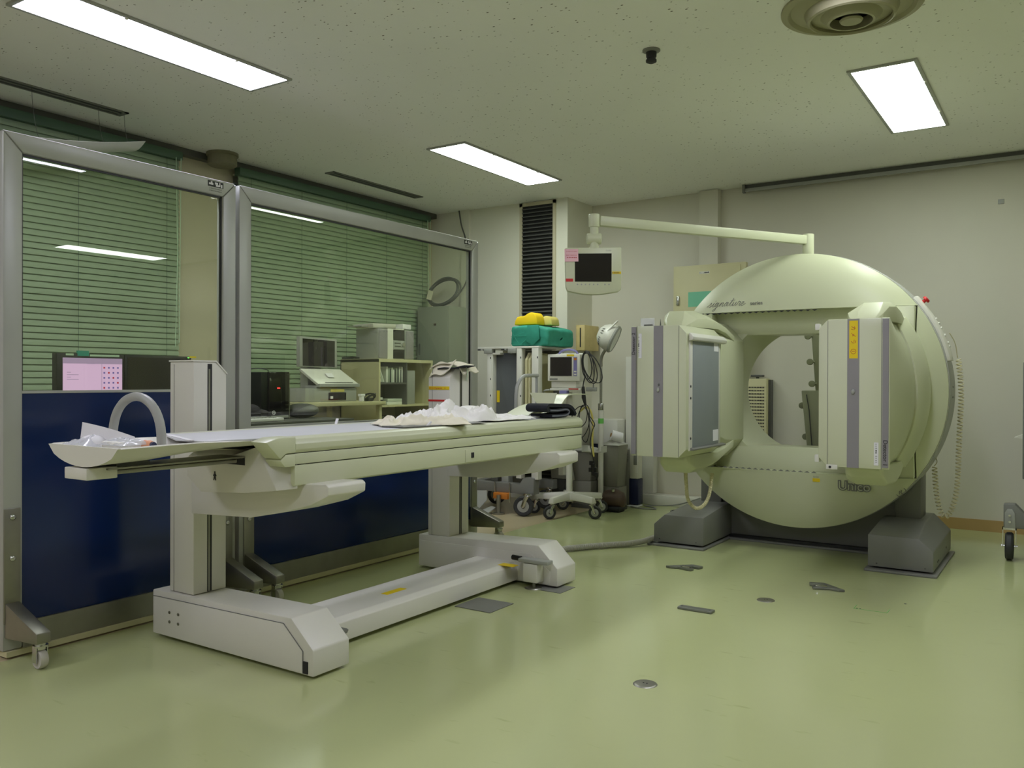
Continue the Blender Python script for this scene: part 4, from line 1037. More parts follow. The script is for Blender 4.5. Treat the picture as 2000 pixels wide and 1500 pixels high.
mc = mon([(p[0] + DX, p[1]) for p in cs_], -.03, .03, 'shell', 'monitor_case', t, .006)
ms = mon([(-.112 + DX, .110), (.112 + DX, .112), (.112 + DX, -.060), (-.110 + DX, -.060)], .0295, .0315, 'screen', 'display', t)
nt_ = mon([(-.175 + DX, .138), (-.092 + DX, .138), (-.090 + DX, .062), (-.173 + DX, .060)], .032, .0335, 'pink', 'sticky_note', t)
def strokes(x0, z0, n, w_, m_, par, d=.0335, dz=.0, h_=.003, seed=1):
    rn = random.Random(seed); c = Vector((ex, ey, 1.78)); b_ = B(); x = x0
    for i in range(n):
        ww = w_ * rn.uniform(.5, 1)
        pts = [(x, z0), (x + ww, z0), (x + ww, z0 + h_), (x, z0 + h_)]
        b_.loft([[c + md * p[0] + Vector((0, 0, p[1])) + mn * d for p in pts], [c + md * p[0] + Vector((0, 0, p[1])) + mn * (d + .0006) for p in pts]]); x += w_ * 1.3
    return obj('note_writing', b_, m_, par)
strokes(-.172, .122, 9, .006, 'inkr', nt_); strokes(-.172, .098, 10, .005, 'inkr', nt_, seed=2, h_=.004); strokes(-.168, .083, 6, .008, 'inkr', nt_, seed=5, h_=.005)
mon([(-.166 + DX, -.042), (-.122 + DX, -.042), (-.122 + DX, -.060), (-.166 + DX, -.060)], .0295, .0315, 'red', 'red_label', t)
yl = mon([(.116 + DX, .002), (.170 + DX, .002), (.170 + DX, -.012), (.116 + DX, -.012)], .0295, .0320, 'yellow', 'yellow_label', t)
strokes(.118 + DX, -.009, 5, .007, 'inkd', yl, .032, seed=4, h_=.007)
c = Vector((ex, ey, 1.78)); b_ = B()
for i in range(8):
    x = -.095 + DX + .0245 * i + (.02 if i > 5 else 0)
    b_.cyl(c + md * x + Vector((0, 0, -.077)) + mn * .029, c + md * x + Vector((0, 0, -.077)) + mn * .032, .0045, seg=10)
obj('button', b_, 'lgrey', t)
o_ = c + md * (.078 + DX) + Vector((0, 0, .126)) + mn * .0305
marks('model_print', 5, .036, .008, o_, md, (0, 0, 1), 'ink', t, 8)
# ------------------------------------------------------------------ behind the scanner
t = thing('perforated_cover', 'cream perforated metal cover on the back wall seen through the scanner bore', 'cover', (-2.35, 7.2, .1))
obj('cover_body', B().box(-2.56, -2.155, 7.14, 7.255, .10, 1.14, .004), 'beige', t)
obj('side_bracket', B().box(-2.153, -2.132, 7.20, 7.262, .10, 1.13), 'dgrey', t)
s = B()
zz = 1.06; r_ = 0
while zz > .15:
    for k in range(28):
        x_ = -2.545 + k * .0135
        s.box(x_, x_ + .0085, 7.138, 7.141, zz, zz + .011)
    zz -= .0275
obj('perforations', s, 'inkd', t)
obj('top_clip', B().box(-2.30, -2.20, 7.18, 7.24, 1.155, 1.172, .003).box(-2.26, -2.24, 7.2, 7.22, 1.138, 1.158), 'dgrey', t)
t = thing('calibration_plate', 'drab green panel studded with round knobs behind the scanner bore', 'panel', (-1.5, 6.6, .3))
M['dgreen'] = mat('drab_green_panel', (132, 134, 104), .5)
obj('upper_plate', B().prism([(-1.655, 1.50), (-1.20, 1.50), (-1.20, 1.04), (-1.62, 1.04)], 'y', 6.60, 6.63, .003), 'dgreen', t)
obj('lower_box', B().prism([(-1.70, 1.05), (-1.20, 1.05), (-1.20, .26), (-1.62, .26)], 'y', 6.50, 6.66, .008), 'dgreen', t)
obj('box_seam', B().tube([(-1.66, 6.497, 1.02), (-1.64, 6.497, .90), (-1.60, 6.497, .4)], .003, seg=5), 'inkd', t)
for x_, z_ in ((-1.672, 1.458), (-1.655, 1.265), (-1.64, 1.10), (-1.712, .935), (-1.685, .70)):
    obj('knob', B().cyl((x_ - .006, 6.585, z_), (x_ - .006, 6.612, z_), .024, seg=20, bv=.004).cyl((x_, 6.60, z_), (x_ + .03, 6.60, z_), .008, seg=8), 'dgreen', t)
for sx in (-1.58, -1.28):
    obj('support_leg', B().box(sx, sx + .04, 6.56, 6.60, 0, .28), 'dgrey', t)
# ------------------------------------------------------------------ collimator cart
t = thing('collimator_cart', 'wheeled rack holding two upright collimator plates, with a white top', 'cart', (-3.98, 6.17, 0))
x0, x1, y0, y1 = -4.30, -3.665, 5.95, 6.42
obj('top_shelf', B().box(x0, x1, y0, y1, 1.385, 1.402, .003), 'white', t)
for xx in (x0 + .0, x0 + .245):
    br = obj('hanger_bracket', B().box(xx + .085, xx + .165, y0 - .01, y0 + .05, 1.345, 1.386, .004).box(xx + .02, xx + .07, y0 - .004, y0 + .03, 1.372, 1.386), 'lgrey', t)
    obj('bracket_bolt', B().box(xx + .02, xx + .05, y0 - .008, y0 - .003, 1.374, 1.384), 'inkd', br)
for xa, xb in ((-4.185, -4.14), (-3.885, -3.835), (-3.735, -3.67)):
    p_ = obj('upright', B().box(xa, xb, y0, y0 + .06, .30, 1.385, .002), 'white', t)
    s = B()
    for zz in (1.30, 1.12, .98, .80): s.box(xb - .012, xb - .004, y0 - .002, y0 + .002, zz, zz + .016)
    obj('peg_hole', s, 'inkd', p_)
obj('upright', B().box(x1 - .05, x1, y1 - .06, y1, .30, 1.385, .002).box(x0, x0 + .05, y1 - .06, y1, .30, 1.385, .002), 'white', t)
cp = obj('collimator_plate', B().prism([(-4.14, .40), (-4.14, 1.335), (-4.125, 1.35), (-3.90, 1.35), (-3.90, .40)], 'y', y0 + .07, y0 + .12, .003), 'darkplate', t)
obj('plate_rim', B().box(-4.148, -4.136, y0 + .01, y0 + .12, .40, 1.34, .002).box(-4.145, -4.06, y0 + .01, y0 + .10, 1.335, 1.352, .002), 'white', cp)
obj('yellow_tag', B().box(-4.128, -4.10, y0 + .066, y0 + .071, .93, 1.03), 'yellow', cp)
for k, xx in enumerate((-3.815, -3.79)):
    obj('collimator_plate', B().prism([(y0 + .02 + k * .012, .40), (y0 + .02 + k * .012, 1.29), (y0 + .07, 1.35 - .01 * k), (y1 - .12, 1.35 - .01 * k), (y1 - .06, 1.30), (y1 - .06, .40)], 'x', xx, xx + .022, .003), 'beige', t)
obj('back_panel', B().box(x0 + .06, x1 - .06, y1 - .04, y1 - .03, .35, 1.38), 'grey', t)
bs = obj('base_beam', B().prism([(x0 - .10, .175), (x0 - .10, .255), (-3.84, .255), (-3.80, .31), (-3.715, .315), (-3.70, .31), (-3.70, .175)], 'y', 5.93, 6.02, .004), 'grey', t)
obj('base_beam', B().box(x0 - .1, -3.76, 6.34, 6.42, .175, .255, .004), 'grey', t)
obj('side_beam', B().box(x0 - .08, x0, 6.02, 6.34, .19, .25, .004), 'grey', t)
obj('centre_post', B().box(-4.04, -3.97, 5.96, 6.03, .25, .40, .003), 'lgrey', t)
obj('latch_box', B().box(-4.15, -4.08, 5.96, 6.0, .26, .31, .003), 'dgrey', t)
for yy, xx in ((5.90, -3.735), (6.36, -3.80), (6.36, -4.32), (5.95, -4.42)):
    caster(t, xx, yy, .19, .083, .35, 'rubber', .038)
fl = obj('floor_lock', B().cyl((-4.0, 5.86, .0), (-4.0, 5.86, .012), .05, seg=24).cyl((-4.0, 5.86, .012), (-4.0, 5.86, .16), .018, seg=14), 'steel', t)
obj('lock_block', B().box(-4.07, -3.93, 5.88, 5.94, .125, .175, .003), 'orange', fl, 'orange block')
obj('guide_rod', B().cyl((-4.075, 5.915, .10), (-4.075, 5.915, .26), .006, seg=8).cyl((-3.925, 5.915, .10), (-3.925, 5.915, .26), .006, seg=8), 'chrome', fl)
obj('foot_pedal', B().loft([[(-4.16, 5.80, .012), (-4.05, 5.78, .012), (-4.03, 5.86, .05), (-4.10, 5.90, .05)], [(-4.16, 5.80, .018), (-4.05, 5.78, .018), (-4.03, 5.86, .056), (-4.10, 5.90, .056)]]), 'lgrey', fl)
obj('deflector_plate', B().loft([[(-4.32, 5.86, .02), (-4.20, 5.84, .02), (-4.16, 5.92, .10), (-4.17, 5.93, .18), (-4.30, 5.94, .18)], [(-4.32, 5.868, .02), (-4.20, 5.848, .02), (-4.16, 5.928, .10), (-4.17, 5.938, .18), (-4.30, 5.948, .18)]]), 'lgrey', t)
# teal parcel and yellow cushion on the cart
t = thing('wrapped_parcel', 'teal cloth-wrapped parcel lying on the white cart top', 'parcel', (-3.86, 6.18, 1.402))
def parcel():
    b = B(); x0, x1, y0, y1, z0, z1 = -3.965, -3.60, 5.98, 6.42, 1.403, 1.575
    b.box(x0, x1, y0, y1, z0, z1, .022, 4)
    bmesh.ops.subdivide_edges(b.bm, edges=[e for e in b.bm.edges if e.calc_length() > .05], cuts=10, use_grid_fill=True)
    for v in b.bm.verts:
        p = v.co * 13; q = noise.noise(p + Vector((5, 2, 1)))
        n_ = Vector((v.co.x - (x0 + x1) / 2, (v.co.y - (y0 + y1) / 2) * .8, 0))
        if v.co.z > z0 + .01: v.co += n_.normalized() * .008 * q + Vector((0, 0, .010 * noise.noise(p * .7)))
        if v.co.z > z0 + .08: v.co.z -= .03 * max(0, (v.co.x + 3.70) / .1)
    return b
obj('cloth_wrap', parcel(), 'teal', t, ang=60)
s = B()
cxp, czp, yp = -3.925, 1.488, 5.972
s = B()
for dx, dz in ((-.035, .07), (.0, .078), (.10, .03), (.15, 0), (-.035, 0), (-.035, -.075), (.06, -.075)):
    s.tube([(cxp, yp - .002, czp), (cxp + dx * .5, yp - .003, czp + dz * .5), (cxp + dx, yp + .004, czp + dz)], [.0035, .002, .001], seg=5)
obj('gathered_pleats', s, 'teal', t)
s = B().tube(catmull([(-3.76, 5.972, 1.565), (-3.78, 5.968, 1.52), (-3.80, 5.970, 1.46), (-3.86, 5.971, 1.415)]), .006, seg=6)
obj('fold', s, 'teal', t)
obj('cloth_flap', B().prism([(-3.79, 1.575), (-3.68, 1.575), (-3.67, 1.46), (-3.74, 1.41), (-3.80, 1.44)], 'y', 5.962, 5.976, .004), 'teal', t)
t = thing('head_rest', 'bright yellow foam head rest on top of the teal parcel', 'cushion', (-3.84, 6.2, 1.585))
fp = [(-3.965, 1.585), (-3.955, 1.625), (-3.935, 1.655), (-3.90, 1.66), (-3.87, 1.658), (-3.83, 1.68), (-3.80, 1.69), (-3.765, 1.683), (-3.745, 1.655), (-3.735, 1.585)]
obj('foam_block', B().prism(fp, 'y', 6.03, 6.16, .010), 'foam', t, ang=60)
obj('foam_block', B().prism([(p[0] + .065, 1.58 + (p[1] - 1.58) * .78) for p in fp], 'y', 6.165, 6.30, .010), 'foampale', t, 'faded rear half', ang=60)

# ------------------------------------------------------------------ patient monitor on a five-legged stand
hx, hy = -3.50, 6.17
t = thing('monitor_stand', 'white five-legged wheeled stand carrying the patient monitor', 'stand', (hx, hy, 0))
obj('pole', B().cyl((hx, hy, .12), (hx, hy, 1.02), .026, seg=24), 'white', t)
hub = B().cyl((hx, hy, .115), (hx, hy, .195), .045, seg=24, bv=.006)
obj('hub', hub, 'white', t)
for a in (-90, -18, 54, 126, 198):
    r = math.radians(a); d = Vector((math.cos(r), math.sin(r), 0)); n_ = Vector((-d.y, d.x, 0)); h0 = Vector((hx, hy, 0))
    b = B().loft([[h0 + d * .02 + n_ * .03 + Vector((0, 0, .13)), h0 + d * .02 - n_ * .03 + Vector((0, 0, .13)), h0 + d * .02 - n_ * .022 + Vector((0, 0, .192)), h0 + d * .02 + n_ * .022 + Vector((0, 0, .192))],
                  [h0 + d * .30 + n_ * .027 + Vector((0, 0, .125)), h0 + d * .30 - n_ * .027 + Vector((0, 0, .125)), h0 + d * .29 - n_ * .017 + Vector((0, 0, .172)), h0 + d * .29 + n_ * .017 + Vector((0, 0, .172))]], bv=.006)
    lg = obj('leg', b, 'white', t)
    caster(t, hx + d.x * .275, hy + d.y * .275, .135, .053, .55 + .35 * math.sin(a * .05) + (math.pi if a in (-18, 54) else 0), 'rubber', .024)
obj('tray', B().box(hx - .12, hx + .17, hy - .12, hy + .12, 1.035, 1.055, .004), 'white', t)
obj('tray_handle', B().tube(catmull([(hx - .12, hy - .12, 1.04), (hx - .17, hy - .13, 1.03), (hx - .18, hy - .10, .99), (hx - .12, hy - .08, .97)]), .008, seg=8), 'lgrey', t)
obj('clamp', B().box(hx - .02, hx + .05, hy - .14, hy - .09, .985, 1.035, .005), 'mauve', t)
obj('warning_sticker', B().box(hx + .06, hx + .15, hy - .1225, hy - .1195, 1.045, 1.054), 'red', t)
obj('utility_hook', B().box(hx + .17, hx + .26, hy - .03, hy, 1.03, 1.065, .003), 'lgrey', t)
t = thing('patient_monitor', 'small white patient monitor with a mauve carry handle on the five-legged stand', 'monitor', (hx, hy, 1.055))
ma = -.25
def mb(x0, x1, y0, y1, z0, z1, bv=0):
    return B().box(x0, x1, y0, y1, z0, z1, bv).xf(Matrix.Translation((hx, hy, 0)) @ Matrix.Rotation(.15, 4, 'Z'))
obj('module_base', mb(-.125, .095, -.10, .12, 1.057, 1.112, .006), 'white', t)
mca = obj('monitor_case', mb(-.150, .135, -.12, -.04, 1.112, 1.335, .008), 'white', t)
obj('monitor_back', mb(-.12, .13, -.04, .10, 1.125, 1.345, .02), 'white', t)
obj('display', mb(-.125, .065, -.1225, -.1195, 1.155, 1.310), 'screen', mca)
kp = obj('key_panel', mb(.080, .110, -.1225, -.1195, 1.155, 1.310), 'mauve', mca)
obj('key', mb(.084, .106, -.1245, -.122, 1.285, 1.303), 'orange', kp); obj('key', mb(.085, .105, -.1245, -.122, 1.185, 1.197).xf(Matrix.Identity(4)), 'white', kp); obj('key', mb(.085, .105, -.1245, -.122, 1.162, 1.174), 'white', kp)
obj('yellow_label', mb(.02, .085, -.1225, -.1195, 1.318, 1.332), 'yellow', mca)
obj('printed_mark', mb(-.13, -.06, -.1215, -.1195, 1.122, 1.136), 'ink', mca)
hp = [(-.07, .0, 1.335), (-.05, 0, 1.358), (-.01, 0, 1.372), (.04, 0, 1.372), (.08, 0, 1.358), (.10, 0, 1.335)]
obj('carry_handle', B().tube(catmull(hp), .009, seg=10).xf(Matrix.Translation((hx, hy - .05, 0)) @ Matrix.Rotation(.15, 4, 'Z')), 'mauve', t)
t = thing('monitor_cables', 'looped black lead cables hanging beside the patient monitor', 'cable', (-3.3, 6.1, .9))
s = B(); rnd = random.Random(5)
def loopc(cx, cz, rx, rz, y, tilt=0, n=20, j=.01):
    return [(cx + rx * math.cos(2 * PI * i / n) + tilt * math.sin(2 * PI * i / n), y + rnd.uniform(-.004, .004), cz + rz * math.sin(2 * PI * i / n)) for i in range(n)]
for cx_, cz_, rx, rz, tl in ((-3.275, 1.23, .05, .13, -.02), (-3.26, 1.22, .055, .125, -.035), (-3.24, 1.22, .075, .12, -.05), (-3.29, 1.24, .045, .11, -.01)):
    s.tube(catmull(loopc(cx_, cz_, rx, rz, 6.08, tl, 14), 3, True), .0042, seg=6, closed=True)
obj('upper_loops', s, 'black', t)
obj('hanging_bundle', B().tube(catmull([(-3.30, 6.07, 1.15), (-3.312, 6.06, 1.08), (-3.31, 6.06, 1.0)]), .005, seg=6).tube([(-3.312, 6.06, 1.07), (-3.305, 6.06, .98), (-3.29, 6.06, .92)], [.012, .018, .010], seg=8), 'black', t)
s = B()
for cx_, cz_, rx, rz, tl in ((-3.31, .79, .055, .135, .02), (-3.30, .77, .045, .15, -.01), (-3.345, .82, .07, .09, .02)):
    s.tube(catmull(loopc(cx_, cz_, rx, rz, 6.06, tl, 14), 3, True), .0036, seg=6, closed=True)
s.tube(catmull([(-3.29, 6.06, .92), (-3.25, 6.05, .84), (-3.20, 6.05, .77), (-3.22, 6.05, .72), (-3.24, 6.05, .62), (-3.22, 6.05, .52), (-3.20, 6.05, .44)]), .0036, seg=6)
s.tube(catmull([(-3.29, 6.06, .92), (-3.24, 6.05, .80), (-3.21, 6.05, .75)]), .0036, seg=6)
obj('lower_loops', s, 'black', t)
t = thing('sensor_lead', 'thin grey sensor lead dangling right of the patient monitor', 'cable', (-3.2, 6.08, 1.0))
obj('lead_wire', B().tube(catmull([(-3.285, 6.085, 1.36), (-3.255, 6.085, 1.27), (-3.23, 6.085, 1.18), (-3.232, 6.085, 1.10)]), .0022, seg=6), 'grey', t)
obj('clip', B().cyl((-3.232, 6.085, 1.06), (-3.231, 6.085, 1.10), .005, seg=8), 'grey', t)
t = thing('yellow_tube', 'pale yellow tube hanging by the monitor stand', 'tube', (-3.3, 6.12, .6))
obj('tube_run', B().tube(catmull([(-3.40, 6.16, .86), (-3.33, 6.14, .90), (-3.28, 6.13, .87), (-3.26, 6.13, .78), (-3.262, 6.13, .62), (-3.25, 6.13, .50)]), .008, seg=8), 'foampale', t)
# ------------------------------------------------------------------ examination lamp on a pole
lx_, ly_ = -3.43, 6.60
t = thing('examination_lamp', 'white bowl-shaped examination lamp on a chrome pole by the corner', 'lamp', (lx_, ly_, 0))
obj('lower_pole', B().cyl((lx_, ly_, .03), (lx_, ly_, .87), .024, seg=20), 'white', t)
obj('collar', B().cyl((lx_, ly_, .86), (lx_, ly_, .92), .026, seg=20, bv=.003), 'chrome', t)
obj('upper_pole', B().cyl((lx_, ly_, .92), (lx_, ly_, 1.24), .012, seg=16), 'chrome', t)
obj('gooseneck', B().tube(catmull([(lx_, ly_, 1.24), (lx_, ly_, 1.30), (lx_ + .012, ly_, 1.34), (lx_ + .04, ly_, 1.385), (lx_ + .05, ly_, 1.40)]), .013, seg=12), 'steel', t)
obj('base', B().cyl((lx_, ly_, 0), (lx_, ly_, .03), .045, .040, seg=32), 'white', t)
obj('green_band', B().cyl((lx_, ly_, .745), (lx_, ly_, .790), .0248, seg=20), 'green', t)
ld = Vector((.82, -.15, .18 - .62)).normalized(); lcn = Vector((-3.365, ly_, 1.50))
ld = Vector((.847, .26, -.42)).normalized()
hd = B().lathe([(.001, -.095), (.045, -.088), (.08, -.065), (.108, -.025), (.118, .015), (.12, .04), (.116, .05)], lcn, ld, 36)
ho = obj('lamp_head', hd, 'white', t, ang=60)
obj('reflector_rim', B().lathe([(.116, .046), (.124, .05), (.124, .062), (.112, .075), (.10, .066)], lcn, ld, 36, cap=False), 'lgrey', ho)
obj('front_glass', B().lathe([(.001, .06), (.112, .06), (.112, .068), (.06, .078), (.001, .08)], lcn, ld, 36), 'glow', ho)
s = B(); e1 = ld.cross(Vector((0, 1, 0))).normalized(); e2 = ld.cross(e1)
for k in range(9):
    if k in (5,): continue
    a = math.radians(-150 + 0 * k); ph = -1.05 + k * .21
    dv = (-ld * .42 + (e1 * math.sin(ph) + Vector((0, -1, 0)) * math.cos(ph)) * .9).normalized()
    p0 = lcn + dv * .100; p1 = lcn + (dv + ld * .30).normalized() * .112
    s.tube([p0, (p0 + p1) / 2 + dv * .004, p1], .0028, seg=5)
obj('vent_slot', s, 'dgrey', ho)
obj('head_handle', B().tube(catmull([lcn + ld * .03 + e1 * -.0 + Vector((0, -.1, .03)), lcn + ld * .05 + Vector((.02, -.09, .09)), lcn + ld * .06 + Vector((.045, -.05, .145)), lcn + ld * .05 + Vector((.05, -.02, .15))]), .009, seg=8), 'white', ho)
# ------------------------------------------------------------------ bins and clutter by the stand
M['binplastic'] = mat('bin_plastic', (138, 136, 124), .5)
M['bag'] = mat('bin_liner', (196, 196, 186), .35, bump=.2, bscale=30)
t = thing('waste_bin', 'pale grey waste bin with a folded liner just behind the monitor stand', 'bin', (-3.57, 6.62, 0))
def tap(x0, x1, y0, y1, z0, z1, k=.03, bv=.01):
    return B().loft([[(x0 + k, y0 + k, z0), (x1 - k, y0 + k, z0), (x1 - k, y1 - k, z0), (x0 + k, y1 - k, z0)], [(x0, y0, z1), (x1, y0, z1), (x1, y1, z1), (x0, y1, z1)]], bv=bv)
obj('bin_body', tap(-3.71, -3.49, 6.55, 6.75, .235, .50), 'binplastic', t)
obj('bin_stand', B().box(-3.69, -3.51, 6.57, 6.74, .03, .235, .004), 'binplastic', t)
obj('bin_foot', B().box(-3.70, -3.50, 6.56, 6.75, 0, .03), 'dgrey', t)
obj('bin_rim', B().tube([(-3.72, 6.54, .455), (-3.69, 6.54, .50), (-3.51, 6.54, .50), (-3.475, 6.54, .455)], .007, seg=8), 'grey', t)
obj('liner', crumple(-3.725, -3.48, 6.54, 6.76, .505, .05, 12, edge=.3, k=12), 'bag', t)
t = thing('bin_with_bag', 'taller waste bin wrapped in a translucent liner beside the dark heater', 'bin', (-3.37, 6.74, 0))
obj('bin_body', tap(-3.46, -3.28, 6.64, 6.84, .19, .56, .02), 'binplastic', t)
obj('bin_base', B().box(-3.45, -3.29, 6.66, 6.83, 0, .19, .004), 'binplastic', t)
obj('liner', crumple(-3.475, -3.265, 6.62, 6.86, .555, .06, 21, edge=.3, k=12), 'bag', t)
t = thing('side_bin', 'white plastic bin partly hidden behind the stand pole', 'bin', (-3.86, 6.66, 0))
obj('bin_body', tap(-3.93, -3.76, 6.56, 6.72, .24, .50, .012), 'bag', t)
obj('bin_stand', B().box(-3.91, -3.78, 6.58, 6.71, 0, .24, .004), 'dgrey', t)
t = thing('clear_tray', 'clear plastic tray of oddments lying on the bins', 'tray', (-3.42, 6.5, .5))
obj('tray_shell', B().box(-3.52, -3.33, 6.42, 6.52, .505, .515).box(-3.52, -3.515, 6.42, 6.52, .515, .56).box(-3.335, -3.33, 6.42, 6.52, .515, .56), 'bag', t)
t = thing('glove_roll', 'white paper roll resting on the lined bin', 'roll', (-3.36, 6.63, .56))
obj('roll_body', B().cyl((-3.36, 6.66, .645), (-3.29, 6.72, .62), .045, seg=24), 'paper', t)
obj('roll_core', B().cyl((-3.362, 6.658, .6457), (-3.359, 6.661, .6447), .018, seg=16), 'card', t)
t = thing('plug_bunch', 'bunch of dark plugs and clips hanging over the bins', 'plug', (-3.30, 6.1, .4))
s = B()
for k, (dx, dz) in enumerate(((0, 0), (.02, -.03), (-.02, -.035), (.005, -.065), (.03, -.07), (-.015, .02))):
    s.box(-3.225 + dx, -3.195 + dx, 6.03, 6.055, .42 + dz, .455 + dz, .004)
obj('plugs', s, 'black', t)
t = thing('air_purifier', 'slim upright air purifier with cream front edge over a navy panel', 'appliance', (-3.36, 6.95, 0))
obj('body', B().box(-3.52, -3.30, 6.90, 7.005, .012, .505, .006), 'binplastic', t)
obj('front_edge', B().box(-3.30, -3.215, 6.90, 6.995, .245, .555, .012), 'cream', t)
obj('lower_front', B().box(-3.30, -3.213, 6.897, 6.996, .02, .245, .003), 'navy', t)
obj('window', B().box(-3.258, -3.225, 6.896, 6.901, .37, .47, .002), 'grey', t)
s = B()
for k in range(6): s.box(-3.40, -3.31, 6.898, 6.9005, .40 + k * .014, .405 + k * .014)
obj('side_vents', s, 'dgrey', t)
obj('foot', B().box(-3.31, -3.21, 6.87, 6.99, 0, .012, .003), 'paper', t)
t = thing('vacuum_cleaner', 'dull red canister vacuum cleaner on the floor behind the stand', 'vacuum cleaner', (-3.350, 6.76, 0))
obj('canister', B().loft([B().ring((-3.370, 6.55, .075), .03, (1, .1, 0), 18), B().ring((-3.360, 6.55, .10), .075, (1, .1, 0), 18), B().ring((-3.270, 6.56, .11), .085, (1, .1, 0), 18), B().ring((-3.200, 6.57, .095), .07, (1, .1, 0), 18), B().ring((-3.180, 6.57, .085), .03, (1, .1, 0), 18)]), 'maroon', t, ang=60)
obj('bumper', B().box(-3.35, -3.19, 6.48, 6.64, .012, .05, .012), 'inkd', t)
obj('swivel_port', B().cyl((-3.260, 6.50, .18), (-3.260, 6.49, .20), .016, seg=14), 'chrome', t)
obj('skid', B().box(-3.33, -3.21, 6.50, 6.62, 0, .013), 'inkd', t)
obj_ = thing('mains_lead', 'grey mains lead snaking over the floor by the wall trunking', 'cable', (-3.1, 6.9, 0))
obj('lead_run', B().tube(catmull([(-3.26, 6.85, .006), (-3.15, 6.80, .006), (-3.02, 6.84, .006), (-3.10, 6.93, .006), (-3.18, 6.98, .006), (-2.95, 7.04, .02), (-2.80, 7.06, .06), (-2.70, 7.07, .10)]), .006, seg=6), 'grey', obj_)
t = thing('cable_coil', 'small coil of dark cable on the floor behind the left grey foot', 'cable', (-2.75, 6.7, 0))
s = B()
for k in range(3): s.tube([(-2.72 + .075 * math.cos(a), 6.66 + .07 * math.sin(a), .008 + .012 * k) for a in [2 * PI * i / 24 for i in range(24)]], .0075, seg=6, closed=True)
obj('cable_loops', s, 'dgrey', t)
t = thing('flexible_conduit', 'grey ribbed flexible conduit running over the floor to the scanner base', 'hose', (-2.6, 5.0, 0))
hp = [(-2.70, 4.13, .03), (-2.78, 4.4, .022), (-2.77, 4.75, .022), (-2.68, 4.95, .022), (-2.575, 5.10, .022), (-2.49, 5.20, .024), (-2.43, 5.31, .03), (-2.40, 5.42, .04)]
cb = catmull(hp, 40); rr = [.020 if i % 3 else .0165 for i in range(len(cb))]
obj('ribbed_tube', B().tube(cb, rr, seg=12), 'hose', t, ang=25)
obj('end_fitting', B().box(-2.445, -2.40, 5.33, 5.40, .015, .045, .004), 'lgrey', t)

# ------------------------------------------------------------------ behind the screens
t = thing('shelf_unit', 'cream open shelf unit against the blinds, stereo standing on top', 'shelf', (-4.9, 5.5, 0))
SX, SY0, SY1 = -4.70, 5.157, 5.85
obj('side_panel', B().box(-5.13, SX, SY0, SY0 + .02, 0, 1.287), 'beige', t)
obj('side_panel', B().box(-5.13, SX, SY1 - .02, SY1, 0, 1.287), 'beige', t)
obj('top_panel', B().box(-5.13, SX + .002, SY0, SY1, 1.265, 1.290), 'beige', t)
obj('back_panel', B().box(-5.13, -5.12, SY0, SY1, 0, 1.27), 'beige', t)
obj('divider', B().box(-5.12, SX - .01, 5.51, 5.522, .905, 1.265), 'dgrey', t)
obj('shelf_board', B().box(-5.12, SX - .01, SY0 + .02, 5.51, 1.082, 1.097), 'dgrey', t)
obj('shelf_board', B().box(-5.12, SX - .005, SY0 + .02, SY1 - .02, .895, .91), 'beige', t)
obj('shelf_board', B().box(-5.12, SX - .005, SY0 + .02, SY1 - .02, .42, .44), 'beige', t)
rnd = random.Random(11); n = 0
bk_cols = [(225, 228, 215), (70, 74, 70), (200, 208, 190), (150, 160, 140), (90, 96, 90), (232, 232, 224), (60, 62, 60), (180, 186, 170)]
bm_m = [mat('book_spine_%d' % i, c, .6) for i, c in enumerate(bk_cols)]
words = ['white', 'dark grey', 'pale green', 'sage green', 'charcoal', 'bright white', 'black', 'light grey']
for i in range(3):
    o_ = obj('folder', B().box(-.10, .10, 0, .010, 0, .125).xf(Matrix.Translation((-4.83, 5.215 + i * .016, 1.100)) @ Matrix.Rotation(.42, 4, 'X') @ Matrix.Translation((0, -.0, 0))), bm_m[(5, 2, 0)[i]])
    tag(o_, ('first', 'second', 'third')[i] + ' of three thin folders leaning left on the upper shelf', 'folder', 'leaning folders on the upper shelf')
ords = ['first', 'second', 'third', 'fourth', 'fifth', 'sixth', 'seventh', 'eighth', 'ninth', 'tenth', 'eleventh', 'twelfth', 'thirteenth']
y = 5.285
while y < 5.49 and n < 13:
    w_ = rnd.choice((.012, .014, .018, .022)); hh = rnd.uniform(.105, .135); ci = (0, 3, 1, 2, 5, 6, 7, 4, 0, 1, 5, 2, 3)[n]
    o_ = obj('book', B().box(-4.93, -4.735, y, y + w_, 1.0975, 1.0975 + hh, .001), bm_m[ci])
    tag(o_, '%s book spine, %s from the left in the upright row on the shelf' % (words[ci], ords[n]), 'book', 'upright books on the upper shelf'); y += w_ + .002; n += 1
for i, (ya, yb, za, c_, l_) in enumerate(((5.30, 5.49, .911, 0, 'thick pale bound volume at the bottom of the lower shelf stack'), (5.31, 5.49, .936, 2, 'thinner pale volume lying on top of the lower shelf stack'),
                                 (5.19, 5.26, .911, 3, 'small sage folder at the left of the lower shelf'), (5.19, 5.255, .932, 6, 'black case on the small sage folder, lower shelf'), (5.195, 5.25, .955, 5, 'white pad topping the small pile at the left of the lower shelf'))):
    tag(obj('book' if i < 2 else 'case', B().box(-4.92, -4.74, ya, yb, za, za + (.024 if i < 2 else .019), .002), bm_m[c_]), l_, 'book' if i < 2 else 'case', 'items lying on the lower shelf')
tag(obj('file_box', B().box(-4.95, -4.74, 5.545, 5.66, .912, 1.20, .004), 'lgrey'), 'upright pale file box in the right half of the shelf unit', 'file box')
tag(obj('cardboard_box', B().box(-5.05, -4.78, 5.50, 5.80, .442, .80, .003), 'card'), 'brown cardboard box low in the shelf unit', 'box')
